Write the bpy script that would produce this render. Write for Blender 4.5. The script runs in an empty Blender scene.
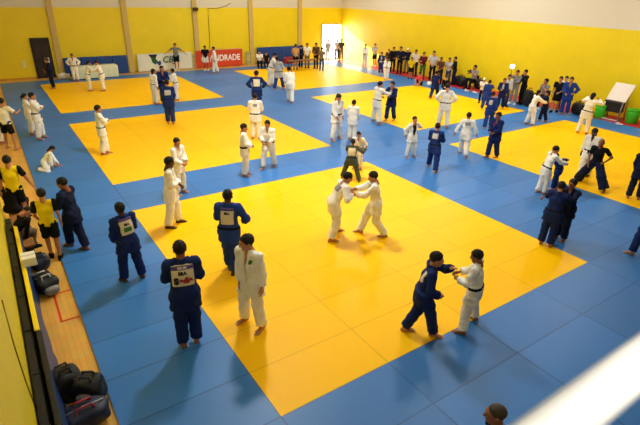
import bpy, math, random
import numpy as np
from mathutils import Vector, Matrix

random.seed(7); rng = np.random.RandomState(5)
S = bpy.context.scene
COL = S.collection
F32 = np.float32

# ------------------------------------------------------------------ camera
FPX, PIT, YAW, ROLL = 476.973, 0.439079, 0.603700, 0.027377
CAM = np.array([-2.3729, -4.2678, 5.4781])
fw = np.array([math.cos(PIT)*math.sin(YAW), math.cos(PIT)*math.cos(YAW), -math.sin(PIT)])
rt0 = np.array([math.cos(YAW), -math.sin(YAW), 0.0]); up0 = np.cross(rt0, fw)
cr, sr = math.cos(ROLL), math.sin(ROLL)
rt = cr*rt0+sr*up0; up = -sr*rt0+cr*up0
def ray(px, py): return fw+rt*(px-320)/FPX-up*(py-212.5)/FPX
def G(px, py, z=0.0):                       # ground point seen at a photo position
    d = ray(px, py); t = (z-CAM[2])/d[2]; return CAM+t*d
def proj(p):
    d = np.asarray(p, float)-CAM; z = d@fw
    return 320+FPX*(d@rt)/z, 212.5-FPX*(d@up)/z
cd = bpy.data.cameras.new('camera'); co = bpy.data.objects.new('camera', cd); COL.objects.link(co)
M = Matrix(((rt[0], up[0], -fw[0], CAM[0]), (rt[1], up[1], -fw[1], CAM[1]), (rt[2], up[2], -fw[2], CAM[2]), (0, 0, 0, 1)))
co.matrix_world = M
cd.sensor_width = 36; cd.lens = FPX/640*36; cd.clip_start = 0.05; cd.clip_end = 300
cd.dof.use_dof = True; cd.dof.focus_distance = 12; cd.dof.aperture_fstop = 2.6
S.camera = co

# ------------------------------------------------------------------ materials
MATS = {}
def lin(c): return tuple(((v/255)/12.92 if v/255 <= .04045 else ((v/255+.055)/1.055)**2.4) for v in c)
def mat(name, rgb, rough=.6, var=.0, scale=6.0, spec=.4, bump=0., metal=0., weave=0.):
    if name in MATS: return MATS[name]
    m = bpy.data.materials.new(name); m.use_nodes = True; MATS[name] = m
    nt = m.node_tree; b = nt.nodes['Principled BSDF']
    c = lin(rgb)
    b.inputs['Base Color'].default_value = (*c, 1); b.inputs['Roughness'].default_value = rough
    b.inputs['Specular IOR Level'].default_value = spec; b.inputs['Metallic'].default_value = metal
    if var > 0 or bump > 0:
        tc = nt.nodes.new('ShaderNodeTexCoord'); no = nt.nodes.new('ShaderNodeTexNoise')
        no.inputs['Scale'].default_value = scale; no.inputs['Detail'].default_value = 4
        nt.links.new(tc.outputs['Object'], no.inputs['Vector'])
        if var > 0:
            r = nt.nodes.new('ShaderNodeMix'); r.data_type = 'RGBA'
            r.inputs[6].default_value = (*[v*(1-var) for v in c], 1); r.inputs[7].default_value = (*[min(1, v*(1+var)) for v in c], 1)
            nt.links.new(no.outputs['Fac'], r.inputs[0]); nt.links.new(r.outputs[2], b.inputs['Base Color'])
        if bump > 0:
            bu = nt.nodes.new('ShaderNodeBump'); bu.inputs['Strength'].default_value = bump; bu.inputs['Distance'].default_value = .02
            nt.links.new(no.outputs['Fac'], bu.inputs['Height']); nt.links.new(bu.outputs['Normal'], b.inputs['Normal'])
    return m
def cloth(name, rgb): return mat('cloth_'+name, rgb, .85, .10, 9, .15, .35)
def emis(name, rgb, s):
    m = bpy.data.materials.new(name); m.use_nodes = True
    b = m.node_tree.nodes['Principled BSDF']; b.inputs['Emission Color'].default_value = (*lin(rgb), 1); b.inputs['Emission Strength'].default_value = s
    return m
def tile_mat(name, rgb, var, rough, sx=2.0, sy=1.0, ox=0., oy=0., seam=.014, dark=.62, spec=.18):
    """vinyl judo mats sx by sy metres: a slightly different shade per mat, thin dark seams"""
    m = bpy.data.materials.new(name); m.use_nodes = True; nt = m.node_tree; N = nt.nodes; L = nt.links
    b = N['Principled BSDF']; b.inputs['Roughness'].default_value = rough; b.inputs['Specular IOR Level'].default_value = spec
    g = N.new('ShaderNodeNewGeometry'); sp = N.new('ShaderNodeSeparateXYZ'); L.new(g.outputs['Position'], sp.inputs[0])
    def mth(op, a, b_=None):
        n = N.new('ShaderNodeMath'); n.operation = op
        for i, v in enumerate((a, b_)):
            if v is None: continue
            if isinstance(v, (int, float)): n.inputs[i].default_value = v
            else: L.new(v, n.inputs[i])
        return n.outputs[0]
    cells = []; edges = []
    for o, s, of in ((sp.outputs[0], sx, ox), (sp.outputs[1], sy, oy)):
        q = mth('DIVIDE', mth('SUBTRACT', o, of), s); fl = mth('FLOOR', q); fr = mth('SUBTRACT', q, fl)
        e = mth('MULTIPLY', mth('MINIMUM', fr, mth('SUBTRACT', 1.0, fr)), s)
        cells.append(fl); edges.append(e)
    cb = N.new('ShaderNodeCombineXYZ'); L.new(cells[0], cb.inputs[0]); L.new(cells[1], cb.inputs[1])
    wn = N.new('ShaderNodeTexWhiteNoise'); wn.noise_dimensions = '3D'; L.new(cb.outputs[0], wn.inputs['Vector'])
    no = N.new('ShaderNodeTexNoise'); no.inputs['Scale'].default_value = .9; no.inputs['Detail'].default_value = 5; L.new(g.outputs['Position'], no.inputs['Vector'])
    f = mth('ADD', mth('MULTIPLY', wn.outputs['Value'], .75), mth('MULTIPLY', no.outputs['Fac'], .25))
    mx = N.new('ShaderNodeMix'); mx.data_type = 'RGBA'; c = lin(rgb)
    mx.inputs[6].default_value = (*[v*(1-var) for v in c], 1); mx.inputs[7].default_value = (*[min(1, v*(1+var)) for v in c], 1); L.new(f, mx.inputs[0])
    em = mth('MINIMUM', edges[0], edges[1]); ss = mth('LESS_THAN', em, seam)
    m2 = N.new('ShaderNodeMix'); m2.data_type = 'RGBA'; L.new(ss, m2.inputs[0]); L.new(mx.outputs[2], m2.inputs[6]); m2.inputs[7].default_value = (*[v*dark for v in c], 1)
    L.new(m2.outputs[2], b.inputs['Base Color'])
    ns = N.new('ShaderNodeTexNoise'); ns.inputs['Scale'].default_value = 120; L.new(g.outputs['Position'], ns.inputs['Vector'])
    bu = N.new('ShaderNodeBump'); bu.inputs['Strength'].default_value = .12; bu.inputs['Distance'].default_value = .004
    L.new(ns.outputs['Fac'], bu.inputs['Height']); L.new(bu.outputs['Normal'], b.inputs['Normal'])
    return m

# ------------------------------------------------------------------ mesh helpers
def mesh_np(name, V, faces_list, mats, parent=None, fmat=None, smooth=True, loc=None, rotz=0.):
    """faces_list: one int array of quads (n,4) or a python list of polygons"""
    me = bpy.data.meshes.new(name)
    V = np.asarray(V, F32)
    if isinstance(faces_list, np.ndarray):
        n, k = faces_list.shape
        me.vertices.add(len(V)); me.vertices.foreach_set('co', V.ravel())
        me.loops.add(n*k); me.loops.foreach_set('vertex_index', faces_list.astype(np.int32).ravel())
        me.polygons.add(n); me.polygons.foreach_set('loop_start', np.arange(0, n*k, k, dtype=np.int32))
        if fmat is not None: me.polygons.foreach_set('material_index', np.asarray(fmat, np.int32))
        me.polygons.foreach_set('use_smooth', np.full(n, smooth, bool))
        me.update(calc_edges=True); me.validate()
    else:
        me.from_pydata(V.tolist(), [], faces_list)
        for p in me.polygons: p.use_smooth = smooth
        if fmat is not None:
            for p, i in zip(me.polygons, fmat): p.material_index = int(i)
    for m in (mats if isinstance(mats, (list, tuple)) else [mats]): me.materials.append(m)
    o = bpy.data.objects.new(name, me); COL.objects.link(o)
    if parent is not None: o.parent = parent
    if loc is not None: o.location = loc
    o.rotation_euler.z = rotz
    return o
class MB:
    """collects boxes, tubes and lathes; build() links them as one mesh object"""
    def __init__(s): s.v = []; s.f = []
    def poly(s, vs, fs):
        o = len(s.v); s.v += [tuple(map(float, v)) for v in vs]; s.f += [tuple(i+o for i in f) for f in fs]; return s
    def box(s, c, d, R=None, bev=.0):
        hx, hy, hz = d[0]/2, d[1]/2, d[2]/2; b = min(bev, hx*.9, hy*.9, hz*.9)
        vs = []; fs = []
        if b <= 0:
            vs = [(x*hx, y*hy, z*hz) for z in (-1, 1) for y in (-1, 1) for x in (-1, 1)]
            fs = [(0, 2, 3, 1), (4, 5, 7, 6), (0, 1, 5, 4), (2, 6, 7, 3), (0, 4, 6, 2), (1, 3, 7, 5)]
        else:
            prof = [(-hz, b), (-hz+b, 0), (hz-b, 0), (hz, b)]
            for z, i in prof:
                x, y = hx-i, hy-i
                vs += [(x-b, y, z), (x, y-b, z), (x, -y+b, z), (x-b, -y, z), (-x+b, -y, z), (-x, -y+b, z), (-x, y-b, z), (-x+b, y, z)]
            for k in range(3):
                for j in range(8): a = k*8+j; c_ = k*8+(j+1) % 8; fs.append((a, a+8, c_+8, c_))
            fs += [tuple(range(8)), tuple(range(31, 23, -1))]
        R = R or Matrix.Identity(3)
        return s.poly([tuple(R @ Vector(v)+Vector(c)) for v in vs], fs)
    def tube(s, pts, r, n=10, cap=True):
        pts = [Vector(p) for p in pts]; rs = r if isinstance(r, (list, tuple)) else [r]*len(pts); vs = []; fs = []
        for i, p in enumerate(pts):
            t = (pts[min(i+1, len(pts)-1)]-pts[max(i-1, 0)]).normalized()
            a = Vector((0, 0, 1)) if abs(t.z) < .9 else Vector((1, 0, 0))
            u = t.cross(a).normalized(); w = t.cross(u)
            vs += [p+(u*math.cos(q)+w*math.sin(q))*rs[i] for q in [2*math.pi*k/n for k in range(n)]]
        for i in range(len(pts)-1):
            for k in range(n): a = i*n+k; b = i*n+(k+1) % n; fs.append((a, b, b+n, a+n))
        if cap: fs += [tuple(range(n-1, -1, -1)), tuple(range(len(vs)-n, len(vs)))]
        return s.poly(vs, fs)
    def lathe(s, prof, c=(0, 0, 0), n=28):
        vs = []; fs = []
        for r, z in prof: vs += [(c[0]+r*math.cos(2*math.pi*k/n), c[1]+r*math.sin(2*math.pi*k/n), c[2]+z) for k in range(n)]
        for i in range(len(prof)-1):
            for k in range(n): a = i*n+k; b = i*n+(k+1) % n; fs.append((a, b, b+n, a+n))
        fs += [tuple(range(n-1, -1, -1)), tuple(range(len(vs)-n, len(vs)))]
        return s.poly(vs, fs)
    def build(s, name, m, parent=None, smooth=False, **k): return mesh_np(name, s.v, s.f, m, parent, smooth=smooth, **k)
def tag(o, label, cat, group=None, kind=None):
    if label: o['label'] = label
    if cat: o['category'] = cat
    if group: o['group'] = group
    if kind: o['kind'] = kind
    return o
def struct(o): o['kind'] = 'structure'; return o
def empty(name, loc, rz=0.):
    o = bpy.data.objects.new(name, None); COL.objects.link(o); o.location = loc; o.rotation_euler.z = rz; o.empty_display_size = .1
    return o
def text_mesh(txt, size=1.0, shear=0., bold=.0):
    cu = bpy.data.curves.new('t', 'FONT'); cu.body = txt; cu.size = size; cu.align_x = 'CENTER'; cu.align_y = 'CENTER'; cu.shear = shear; cu.offset = bold; cu.fill_mode = 'FRONT'
    cu.resolution_u = 3
    o = bpy.data.objects.new('t', cu); COL.objects.link(o); bpy.context.view_layer.update()
    me = o.evaluated_get(bpy.context.evaluated_depsgraph_get()).to_mesh()
    V = np.array([v.co[:] for v in me.vertices]); Fs = [tuple(p.vertices) for p in me.polygons]
    o.to_mesh_clear(); COL.objects.unlink(o); bpy.data.objects.remove(o)
    V[:, 0] -= (V[:, 0].min()+V[:, 0].max())/2; V[:, 1] -= (V[:, 1].min()+V[:, 1].max())/2
    return V, Fs

# ------------------------------------------------------------------ implicit surfaces
def cap(P, a, b, ra, rb, n=None, s=1., flat=False):
    a = np.asarray(a, F32); b = np.asarray(b, F32); ba = b-a; L2 = float(ba@ba)+1e-9
    pa = P-a; t = np.clip((pa@ba)/L2, 0, 1); r = pa-t[:, None]*ba
    d2 = np.einsum('ij,ij->i', r, r)
    if n is not None: rn = r@np.asarray(n, F32); d2 = d2+rn*rn*(1/(s*s)-1)
    d = np.sqrt(np.maximum(d2, 0))-(ra+(rb-ra)*t)
    if flat: d = np.maximum(d, (P-b)@(ba/math.sqrt(L2)))
    return d
def ell(P, c, r):
    r = np.asarray(r, F32); q = (P-np.asarray(c, F32))/r
    return (np.sqrt(np.einsum('ij,ij->i', q, q))-1)*float(r.min())
def smin(a, b, k):
    h = np.maximum(k-np.abs(a-b), 0)/k; return np.minimum(a, b)-h*h*k*.25
def smax(a, b, k): return -smin(-a, -b, k)
def union(ds, k):
    d = ds[0]
    for e in ds[1:]: d = smin(d, e, k)
    return d
def folds(P, amp=.006, q=0.):
    x, y, z = P.T
    return amp*(np.sin(38*z+9*np.sin(11*x+q)+14*y)*.6+np.sin(52*x+24*z+5*np.sin(17*y+q))*.5+np.sin(20*(x-y)+33*z+q)*.5)
def surfnet(fn, lo, hi, h):
    lo = np.asarray(lo, float)-h*1.5; hi = np.asarray(hi, float)+h*1.5
    n = np.ceil((hi-lo)/h).astype(int)+1
    ax = [lo[i]+h*np.arange(n[i]) for i in range(3)]
    X, Y, Z = np.meshgrid(*ax, indexing='ij'); P = np.stack([X.ravel(), Y.ravel(), Z.ravel()], 1).astype(F32)
    D = fn(P).reshape(n).astype(F32); D[D == 0] = 1e-6
    nc = n-1; acc = np.zeros((*nc, 3), F32); cnt = np.zeros(nc, F32)
    for axis in range(3):
        o1, o2 = [i for i in range(3) if i != axis]
        for i in (0, 1):
            for j in (0, 1):
                sl0 = [None]*3; sl1 = [None]*3
                sl0[axis] = slice(0, n[axis]-1); sl1[axis] = slice(1, n[axis])
                for o, q in ((o1, i), (o2, j)): sl0[o] = sl1[o] = slice(q, q+nc[o])
                a = D[tuple(sl0)]; b = D[tuple(sl1)]; m = (a < 0) != (b < 0)
                t = np.where(m, a/np.where(m, a-b, 1), 0)
                acc[..., axis] += t; acc[..., o1] += m*i; acc[..., o2] += m*j; cnt += m
    act = cnt > 0; idx = -np.ones(nc, np.int64); idx[act] = np.arange(act.sum())
    cell = np.argwhere(act); V = (cell+acc[act]/cnt[act][:, None])*h+lo
    Q = []
    for axis in range(3):
        o1, o2 = (axis+1) % 3, (axis+2) % 3
        s0 = [slice(None)]*3; s1 = [slice(None)]*3; s0[axis] = slice(0, n[axis]-1); s1[axis] = slice(1, n[axis])
        a = D[tuple(s0)]; b = D[tuple(s1)]; m = (a < 0) != (b < 0)
        m[tuple(slice(None) if i == axis else slice(0, 1) for i in range(3))] &= False
        e = np.argwhere(m)
        if len(e) == 0: continue
        ok = (e[:, o1] >= 1) & (e[:, o1] < n[o1]-1) & (e[:, o2] >= 1) & (e[:, o2] < n[o2]-1); e = e[ok]
        ins = a[tuple(e.T)] < 0
        def at(d1, d2):
            q = e.copy(); q[:, o1] += d1; q[:, o2] += d2; return idx[tuple(q.T)]
        q = np.stack([at(-1, -1), at(0, -1), at(0, 0), at(-1, 0)], 1)
        q[~ins] = q[~ins][:, ::-1]; Q.append(q)
    return V.astype(F32), np.concatenate(Q)

# ------------------------------------------------------------------ canonical heads, hands, feet, hair
def head_fn(P):
    d = ell(P, (0, -.014, .032), (.076, .097, .086))
    d = smin(d, ell(P, (0, .026, -.030), (.061, .068, .084)), .03)
    d = smin(d, cap(P, (0, .050, -.088), (0, .060, -.094), .026, .024), .03)
    d = smin(d, cap(P, (-.034, .078, .026), (.034, .078, .026), .014, .014), .02)
    for s in (-1, 1):
        d = smax(d, -(np.linalg.norm(P-np.array((s*.031, .106, .002), F32), axis=1)-.017), .012)
        d = np.minimum(d, np.linalg.norm(P-np.array((s*.031, .077, .002), F32), axis=1)-.0145)
        d = smin(d, ell(P, (s*.080, -.006, -.006), (.010, .021, .031)), .008)
    d = smin(d, cap(P, (0, .090, .012), (0, .108, -.024), .008, .014), .014)
    d = smin(d, cap(P, (-.020, .084, -.056), (.020, .084, -.056), .0085, .0085), .006)
    d = smin(d, cap(P, (0, -.022, -.05), (0, -.045, -.17), .056, .058), .03)
    return d
def head_mesh(h):
    V, Q = surfnet(head_fn, (-.1, -.13, -.19), (.1, .14, .13), h)
    c = V[Q].mean(1); fm = np.zeros(len(Q), int); ax = np.abs(c[:, 0])
    e = np.stack([ax-.031, c[:, 1]-.077, c[:, 2]-.002], 1); r = np.linalg.norm(e, axis=1)
    fm[(r < .0165+h*.3) & (c[:, 1] > .082) & (np.abs(e[:, 2]) < .008)] = 1
    fm[(np.hypot(e[:, 0], e[:, 2]) < .0075) & (c[:, 1] > .082)] = 2
    fm[(ax < .023) & (np.abs(c[:, 2]+.056) < .009) & (c[:, 1] > .085)] = 3
    fm[(np.abs(c[:, 2]-.030) < .0055) & (ax > .012) & (ax < .048) & (c[:, 1] > .06)] = 2
    return V, Q, fm
def hair_fn(kind):
    def f(P):
        x, y, z = P.T
        g = .006*np.sin(90*x+3)*np.sin(80*y+1)*np.sin(85*z)
        line = -(z-1.0*y+.010)
        ear = -(np.sqrt((y+.004)**2+(z+.014)**2)-.030)-np.maximum(0, .062-np.abs(x))*3
        if kind == 'shaved': return smax(smax(ell(P, (0, -.015, .034), (.079, .100, .089)), line, .01), ear, .01)
        if kind == 'cap':
            d = np.maximum(ell(P, (0, -.012, .036), (.086, .106, .096)), -(z-.035))
            return np.minimum(d, np.maximum(np.maximum(ell(P, (0, .10, .042), (.075, .075, .012)), -(y-.05)), -1))
        d = smax(smax(ell(P, (0, -.020, .040), (.089, .109, .099)), line, .02), ear, .012)-g
        if kind == 'long':
            d = smin(d, cap(P, (0, -.065, .03), (0, -.075, -.13), .072, .06, (0, 1, 0), .62), .03)-.5*g
        if kind == 'pony':
            d = smin(d, np.linalg.norm(P-np.array((0, -.125, .02), F32), axis=1)-.03, .02)
            d = smin(d, cap(P, (0, -.135, .01), (0, -.13, -.15), .026, .012), .02)
        return d
    return f
def hand_fn(curl):
    def f(P):
        d = cap(P, (0, 0, -.04), (0, 0, .01), .025, .025, (0, 1, 0), .75)
        for x in (-.028, -.010, .010, .028): d = smin(d, cap(P, (x*.55, 0, .01), (x, -.002, .082), .017, .0135, (0, 1, 0), .85), .012)
        for x, z, l in ((.030, .085, .070), (.010, .090, .078), (-.011, .087, .072), (-.031, .080, .056)):
            a = np.array((x, 0, z)); ang = 0
            for j, (fr, r0, r1) in enumerate(((.45, .0098, .0090), (.32, .0090, .0082), (.23, .0082, .0070))):
                ang += math.radians(curl[j]); b = a+l*fr*np.array((x*1.2*(1 if curl[0] < 40 else .1), math.sin(ang), math.cos(ang)))
                d = smin(d, cap(P, a, b, r0, r1), .004); a = b
        t0, t1, t2, t3 = ((.018, .006, .018), (.044, .014, .046), (.050, .028, .074), (.046, .038, .094)) if curl[0] < 40 else ((.018, .008, .018), (.040, .022, .048), (.036, .042, .066), (.018, .050, .076))
        return smin(d, union([cap(P, t0, t1, .016, .012), cap(P, t1, t2, .0115, .0105), cap(P, t2, t3, .0105, .0085)], .006), .012)
    return f
def foot_fn(P):
    z = P[:, 2]
    d = union([cap(P, (0, -.01, .15), (0, 0, .075), .034, .036), cap(P, (0, -.045, .03), (0, 0, .05), .031, .034),
               cap(P, (0, .01, .06), (0, .125, .022), .036, .022), cap(P, (-.030, .125, .017), (.030, .13, .020), .019, .022), cap(P, (0, -.04, .025), (.0, .12, .018), .03, .03)], .03)
    for x, y, r in ((.030, .185, .0135), (.009, .190, .0105), (-.008, .183, .010), (-.023, .173, .0095), (-.036, .160, .009)):
        d = smin(d, cap(P, (x*.95, .13, .016), (x, y, .011), r, r), .006)
    return np.maximum(d, .001-z)
def shoe_fn(P):
    z = P[:, 2]
    d = union([cap(P, (0, -.02, .10), (0, -.02, .06), .047, .048), cap(P, (0, -.045, .035), (0, .15, .03), .044, .046), cap(P, (0, 0, .07), (0, .12, .04), .045, .04)], .03)
    d = np.maximum(d, z-.115)
    sole = np.maximum(cap(P, (0, -.045, .012), (0, .165, .012), .049, .050), np.abs(z-.012)-.012)
    return np.maximum(np.minimum(d, sole), .001-z)
HEADS = [head_mesh(.0052), head_mesh(.0085)]
BB = ((-.13, -.2, -.22), (.13, .2, .15))
HAIRS = {}
def hair(kind, lod):
    if (kind, lod) not in HAIRS: HAIRS[kind, lod] = surfnet(hair_fn(kind), BB[0], BB[1], (.007, .011)[lod])
    return HAIRS[kind, lod]
HANDS = {(g, l): surfnet(hand_fn((14, 20, 14) if g == 0 else (72, 80, 50)), (-.07, -.05, -.07), (.08, .1, .2), (.0042, .0062)[l]) for g in (0, 1) for l in (0, 1)}
FEET = [surfnet(foot_fn, (-.08, -.1, 0), (.08, .22, .2), h) for h in (.006, .009)]
SHOES = [surfnet(shoe_fn, (-.09, -.12, 0), (.09, .24, .17), h) for h in (.008, .012)]

SKIN = {}
def skin(tone):
    if tone not in SKIN:
        rgb = {'light': (214, 158, 122), 'tan': (184, 124, 88), 'brown': (138, 84, 56), 'dark': (74, 44, 32)}[tone]
        lip = {'light': (176, 98, 86), 'tan': (150, 84, 72), 'brown': (108, 58, 50), 'dark': (66, 38, 34)}[tone]
        SKIN[tone] = [mat('skin_'+tone, rgb, .5, .06, 14, .35), mat('eye_white', (226, 220, 210), .3), mat('eye_dark', (28, 20, 16), .4), mat('lips_'+tone, lip, .45)]
    return SKIN[tone]
C_ = dict(white=(236, 233, 222), offwhite=(222, 214, 196), navy=(22, 38, 88), darknavy=(20, 28, 56), blue=(34, 60, 132), midblue=(28, 48, 104), black=(20, 20, 22), grey=(128, 128, 130), lightgrey=(180, 180, 178), yellow=(236, 206, 10), red=(150, 34, 48),
          maroon=(96, 26, 30), tan=(190, 150, 96), olive=(70, 76, 66), khaki=(120, 104, 76), brown=(84, 56, 40), jeans=(48, 58, 84), green=(40, 110, 50), pink=(222, 70, 84), purple=(88, 74, 142), beige=(206, 194, 160))
def cl(n): return cloth(n, C_[n])

# ------------------------------------------------------------------ people
def unit(v): v = np.asarray(v, float); return v/max(1e-9, np.linalg.norm(v))
def ik(a, c, l1, l2, pole):
    a = np.asarray(a, float); c = np.asarray(c, float); d = c-a; L = np.linalg.norm(d); mx = (l1+l2)*.995
    if L > mx: c = a+d/L*mx; d = c-a; L = mx
    L = max(L, abs(l1-l2)+.02); u = unit(d); x = (l1*l1-l2*l2+L*L)/(2*L); hgt = math.sqrt(max(0, l1*l1-x*x))
    p = np.asarray(pole, float); p = p-u*(p@u); p = unit(p) if np.linalg.norm(p) > 1e-4 else np.array((0, 1., 0))
    return a+u*x+p*hgt, c
HP = {'side': lambda s: ((s*.27, .05, .80), (s*.4, -1, .1), 0), 'belt': lambda s: ((s*.09, .25, 1.02), (s*1, -.7, -.4), 1), 'hips': lambda s: ((s*.23, .08, 1.03), (s*1, -.55, -.1), 1),
      'chest': lambda s: ((-s*.08, .25, 1.20), (s*1, -.1, -.9), 0), 'tie': lambda s: ((s*.05, .27, 1.12), (s*.9, -.3, -.75), 1), 'reach': lambda s: ((s*.14, .50, 1.28), (s*.9, -.2, -.7), 1),
      'front': lambda s: ((s*.17, .22, .92), (s*.8, -.8, -.2), 0), 'back': lambda s: ((s*.08, -.20, .98), (s*1, -.5, 0), 0), 'out': lambda s: ((s*.42, .05, .88), (s*.5, -1, .1), 0),
      'spread': lambda s: ((s*.62, .08, 1.12), (s*.3, -1, 0), 0), 'up': lambda s: ((s*.18, .30, 1.50), (s*1, .2, -.8), 1), 'knee': lambda s: ((s*.20, .42, .62), (s*.8, -.4, -.3), 0), 'phone': lambda s: ((s*.08, .26, 1.38), (s*1, .1, -.8), 1)}
CNT = [0]; SEATS = []; CAMS = []
def person(label, foot, head, phi, kind='gi', top='white', bottom=None, belt='black', L='side', R='side', feet=None, lean=6, side=0, twist=0, hy=0, hp=0, skin_='tan', hairk='short', hairc=(26, 20, 18),
           hipz=None, spread=.11, stag=.0, patch=None, text=(), vopen=.0, grip=None, group=None, marks=(), chest=None, shoe=None, seat=False, crouch=.0, kneeout=.15, hmax=1.14, under=None, hyaw=0, zg=0.):
    """one standing, bending or sitting person; foot and head: where the photo shows the feet and the top of the head"""
    if feet: gl, gr = G(*feet[0], zg), G(*feet[1], zg); base = (gl+gr)/2
    else: base = G(*foot, zg)
    away = unit([base[0]-CAM[0], base[1]-CAM[1], 0]); right = np.array((away[1], -away[0], 0)); ph = math.radians(phi)
    fwd = math.cos(ph)*away+math.sin(ph)*right; rgt = np.array((fwd[1], -fwd[0], 0))
    dist = np.linalg.norm(base-CAM)
    def tolocal(w, k): d = (w-base)/k; return np.array((d@rgt, d@fwd, d[2]))
    def pose(k):
        J = {}
        if feet: fl, fr = tolocal(gl, k), tolocal(gr, k)
        else: fl, fr = np.array((-spread, stag/2, 0)), np.array((spread, -stag/2, 0))
        J['fl'], J['fr'] = fl, fr
        al, ar = fl+(0, 0, .085), fr+(0, 0, .085)
        LEG = .425
        mid = (fl+fr)/2
        px, py = mid[0], mid[1]+hy
        if hipz is not None: pz = hipz/k if seat else hipz
        else:
            pz = 9
            for s, a in ((-1, al), (1, ar)):
                d = math.hypot(px+s*.09-a[0], py-a[1]); pz = min(pz, a[2]+math.sqrt(max(.04, (2*LEG*.985)**2-d*d)))
            pz = pz+.01-crouch
        P = np.array((px, py, pz+.03))
        HL, HR = np.array((px-.09, py, pz)), np.array((px+.09, py, pz))
        t, sd, tw = math.radians(lean), math.radians(side), math.radians(twist)
        upv = unit((math.sin(sd), math.sin(t), math.cos(t)*math.cos(sd)))
        r0 = unit(np.array((math.cos(tw), math.sin(tw), 0))-upv*(upv@np.array((math.cos(tw), math.sin(tw), 0)))); f0 = np.cross(upv, r0)
        J.update(P=P, HL=HL, HR=HR, up=upv, r=r0, f=f0, C=P+upv*.30, N=P+upv*.50)
        J['SL'] = P+upv*.455-r0*.19; J['SR'] = P+upv*.455+r0*.19
        hup = unit(upv*.55+np.array((0, 0, .45)))
        J['KL'], J['AL'] = ik(HL, al, LEG, LEG, (-kneeout, 1, .0)); J['KR'], J['AR'] = ik(HR, ar, LEG, LEG, (kneeout, 1, .0))
        # head
        yw, pt = math.radians(hy_), math.radians(hp)
        hf = unit(f0*math.cos(yw)+r0*math.sin(yw)); hr = unit(np.cross(hf, hup)); hf = np.cross(hup, hr)
        hf2 = unit(hf*math.cos(pt)-hup*math.sin(pt)); hu2 = np.cross(hr, hf2)
        J['hm'] = np.stack([hr, hf2, hu2], 1)*1.07; J['H'] = J['N']+hup*.158+hf*.02+hf2*.01
        J['top'] = J['H']+hu2*.145
        for nm, s, spec in (('L', -1, L), ('R', 1, R)):
            g = 0
            if isinstance(spec, str): w, pole, g = HP[spec](s); w = np.array(w, float)+(0, hy, 0); w = tilt(w, P, upv, lean, spec); w = w+np.array((px, mid[1], 0))
            elif spec[0] == 'px':
                q = ray(spec[1], spec[2]); hq = math.hypot(q[0], q[1]); dd = spec[3] if len(spec) > 3 else 0
                dh = (base[:2]-CAM[:2])@away[:2]+dd; w = tolocal(CAM+q*(dh/(q[:2]@away[:2])), k); pole = (s*.8, -.4, -.6); g = 1 if len(spec) < 5 else spec[4]
            else: w = np.array(spec[:3], float); pole = (s*.8, -.4, -.6); g = spec[3] if len(spec) > 3 else 1
            if grip is not None: g = grip
            J['E'+nm], J['W'+nm] = ik(J['S'+nm], w, .285, .255, pole); J['g'+nm] = g
        return J
    def tilt(w, P, upv, lean, spec):
        if spec in ('hips', 'belt', 'chest', 'tie', 'reach', 'up', 'phone') or lean > 25 or side:
            # the hand goes with the leaning trunk
            z0 = .955; v = np.array((w[0], w[1], w[2]-z0)); t = math.radians(lean); sd = math.radians(side)
            y, z = v[1]*math.cos(t)+v[2]*math.sin(t), v[2]*math.cos(t)-v[1]*math.sin(t)
            x, z = v[0]*math.cos(sd)+z*math.sin(sd), z*math.cos(sd)-v[0]*math.sin(sd)
            return np.array((x, y, z+P[2]-.03+.03))
        return w+np.array((0, 0, P[2]-.955))
    hy_ = hyaw
    k = 1.0
    for _ in range(6):                       # body size from the photo
        J = pose(k); tp = base+k*(J['top'][0]*rgt+J['top'][1]*fwd+J['top'][2]*np.array((0, 0, 1)))
        cy = proj(tp)[1]; by = proj(base)[1]; k *= 1+.9*((by-head)/max(1, by-cy)-1); k = min(hmax, max(.74, k))
    J = pose(k)
    tp = base+k*(J['top'][0]*rgt+J['top'][1]*fwd+J['top'][2]*np.array((0, 0, 1)))
    err = proj(tp)[1]-head
    if abs(err) > 2.5: print('HEAD OFF', round(err, 1), round(k, 2), label)
    hpx = FPX*1.7/dist; lod = 0 if hpx > 46 else 1; hv = .0165 if hpx > 60 else (.02 if hpx > 46 else .026)
    f, r, upv = J['f'], J['r'], J['up']; F_ = np.array((0, 1., 0))
    pts = np.array([J[q] for q in ('P', 'HL', 'HR', 'SL', 'SR', 'KL', 'KR', 'AL', 'AR', 'EL', 'ER', 'WL', 'WR', 'N')])
    lo, hi = pts.min(0)-.19, pts.max(0)+.19; lo[2] = max(lo[2], -.0); 
    def bodyf(P):
        q = [cap(P, J['HL'], J['HR'], .098, .098, F_, .85), cap(P, J['P'], J['C'], .108, .128, f, .72), cap(P, J['C'], J['P']+upv*.42, .128, .085, f, .72), cap(P, J['SL'], J['SR'], .055, .055), cap(P, J['N']-upv*.06, J['H']-.03*upv, .056, .05)]
        for s in 'LR':
            q += [cap(P, J['S'+s], J['E'+s], .050, .037), cap(P, J['E'+s], J['W'+s], .038, .025), cap(P, J['H'+s], J['K'+s], .082, .053), cap(P, J['K'+s], J['A'+s], .054, .034),
                  cap(P, J['K'+s]*.75+J['A'+s]*.25-.02*F_, J['K'+s]*.4+J['A'+s]*.6-.01*F_, .048, .034)]
        return union(q, .03)
    V, Q = surfnet(bodyf, lo, hi, hv if lod else .015); fm = np.zeros(len(Q), int)
    VV = [V]; QQ = [Q]; FM = [fm]; n = len(V)
    def add(V, Q, R, o, fm=None):
        nonlocal n
        if np.linalg.det(R) < 0: Q = Q[:, ::-1]
        VV.append(V@R.T.astype(F32)+np.asarray(o, F32)); QQ.append(Q+n); FM.append(np.zeros(len(Q), int) if fm is None else fm); n += len(V)
    hV, hQ, hF = HEADS[lod]; add(hV, hQ, J['hm'], J['H'], hF)
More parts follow.
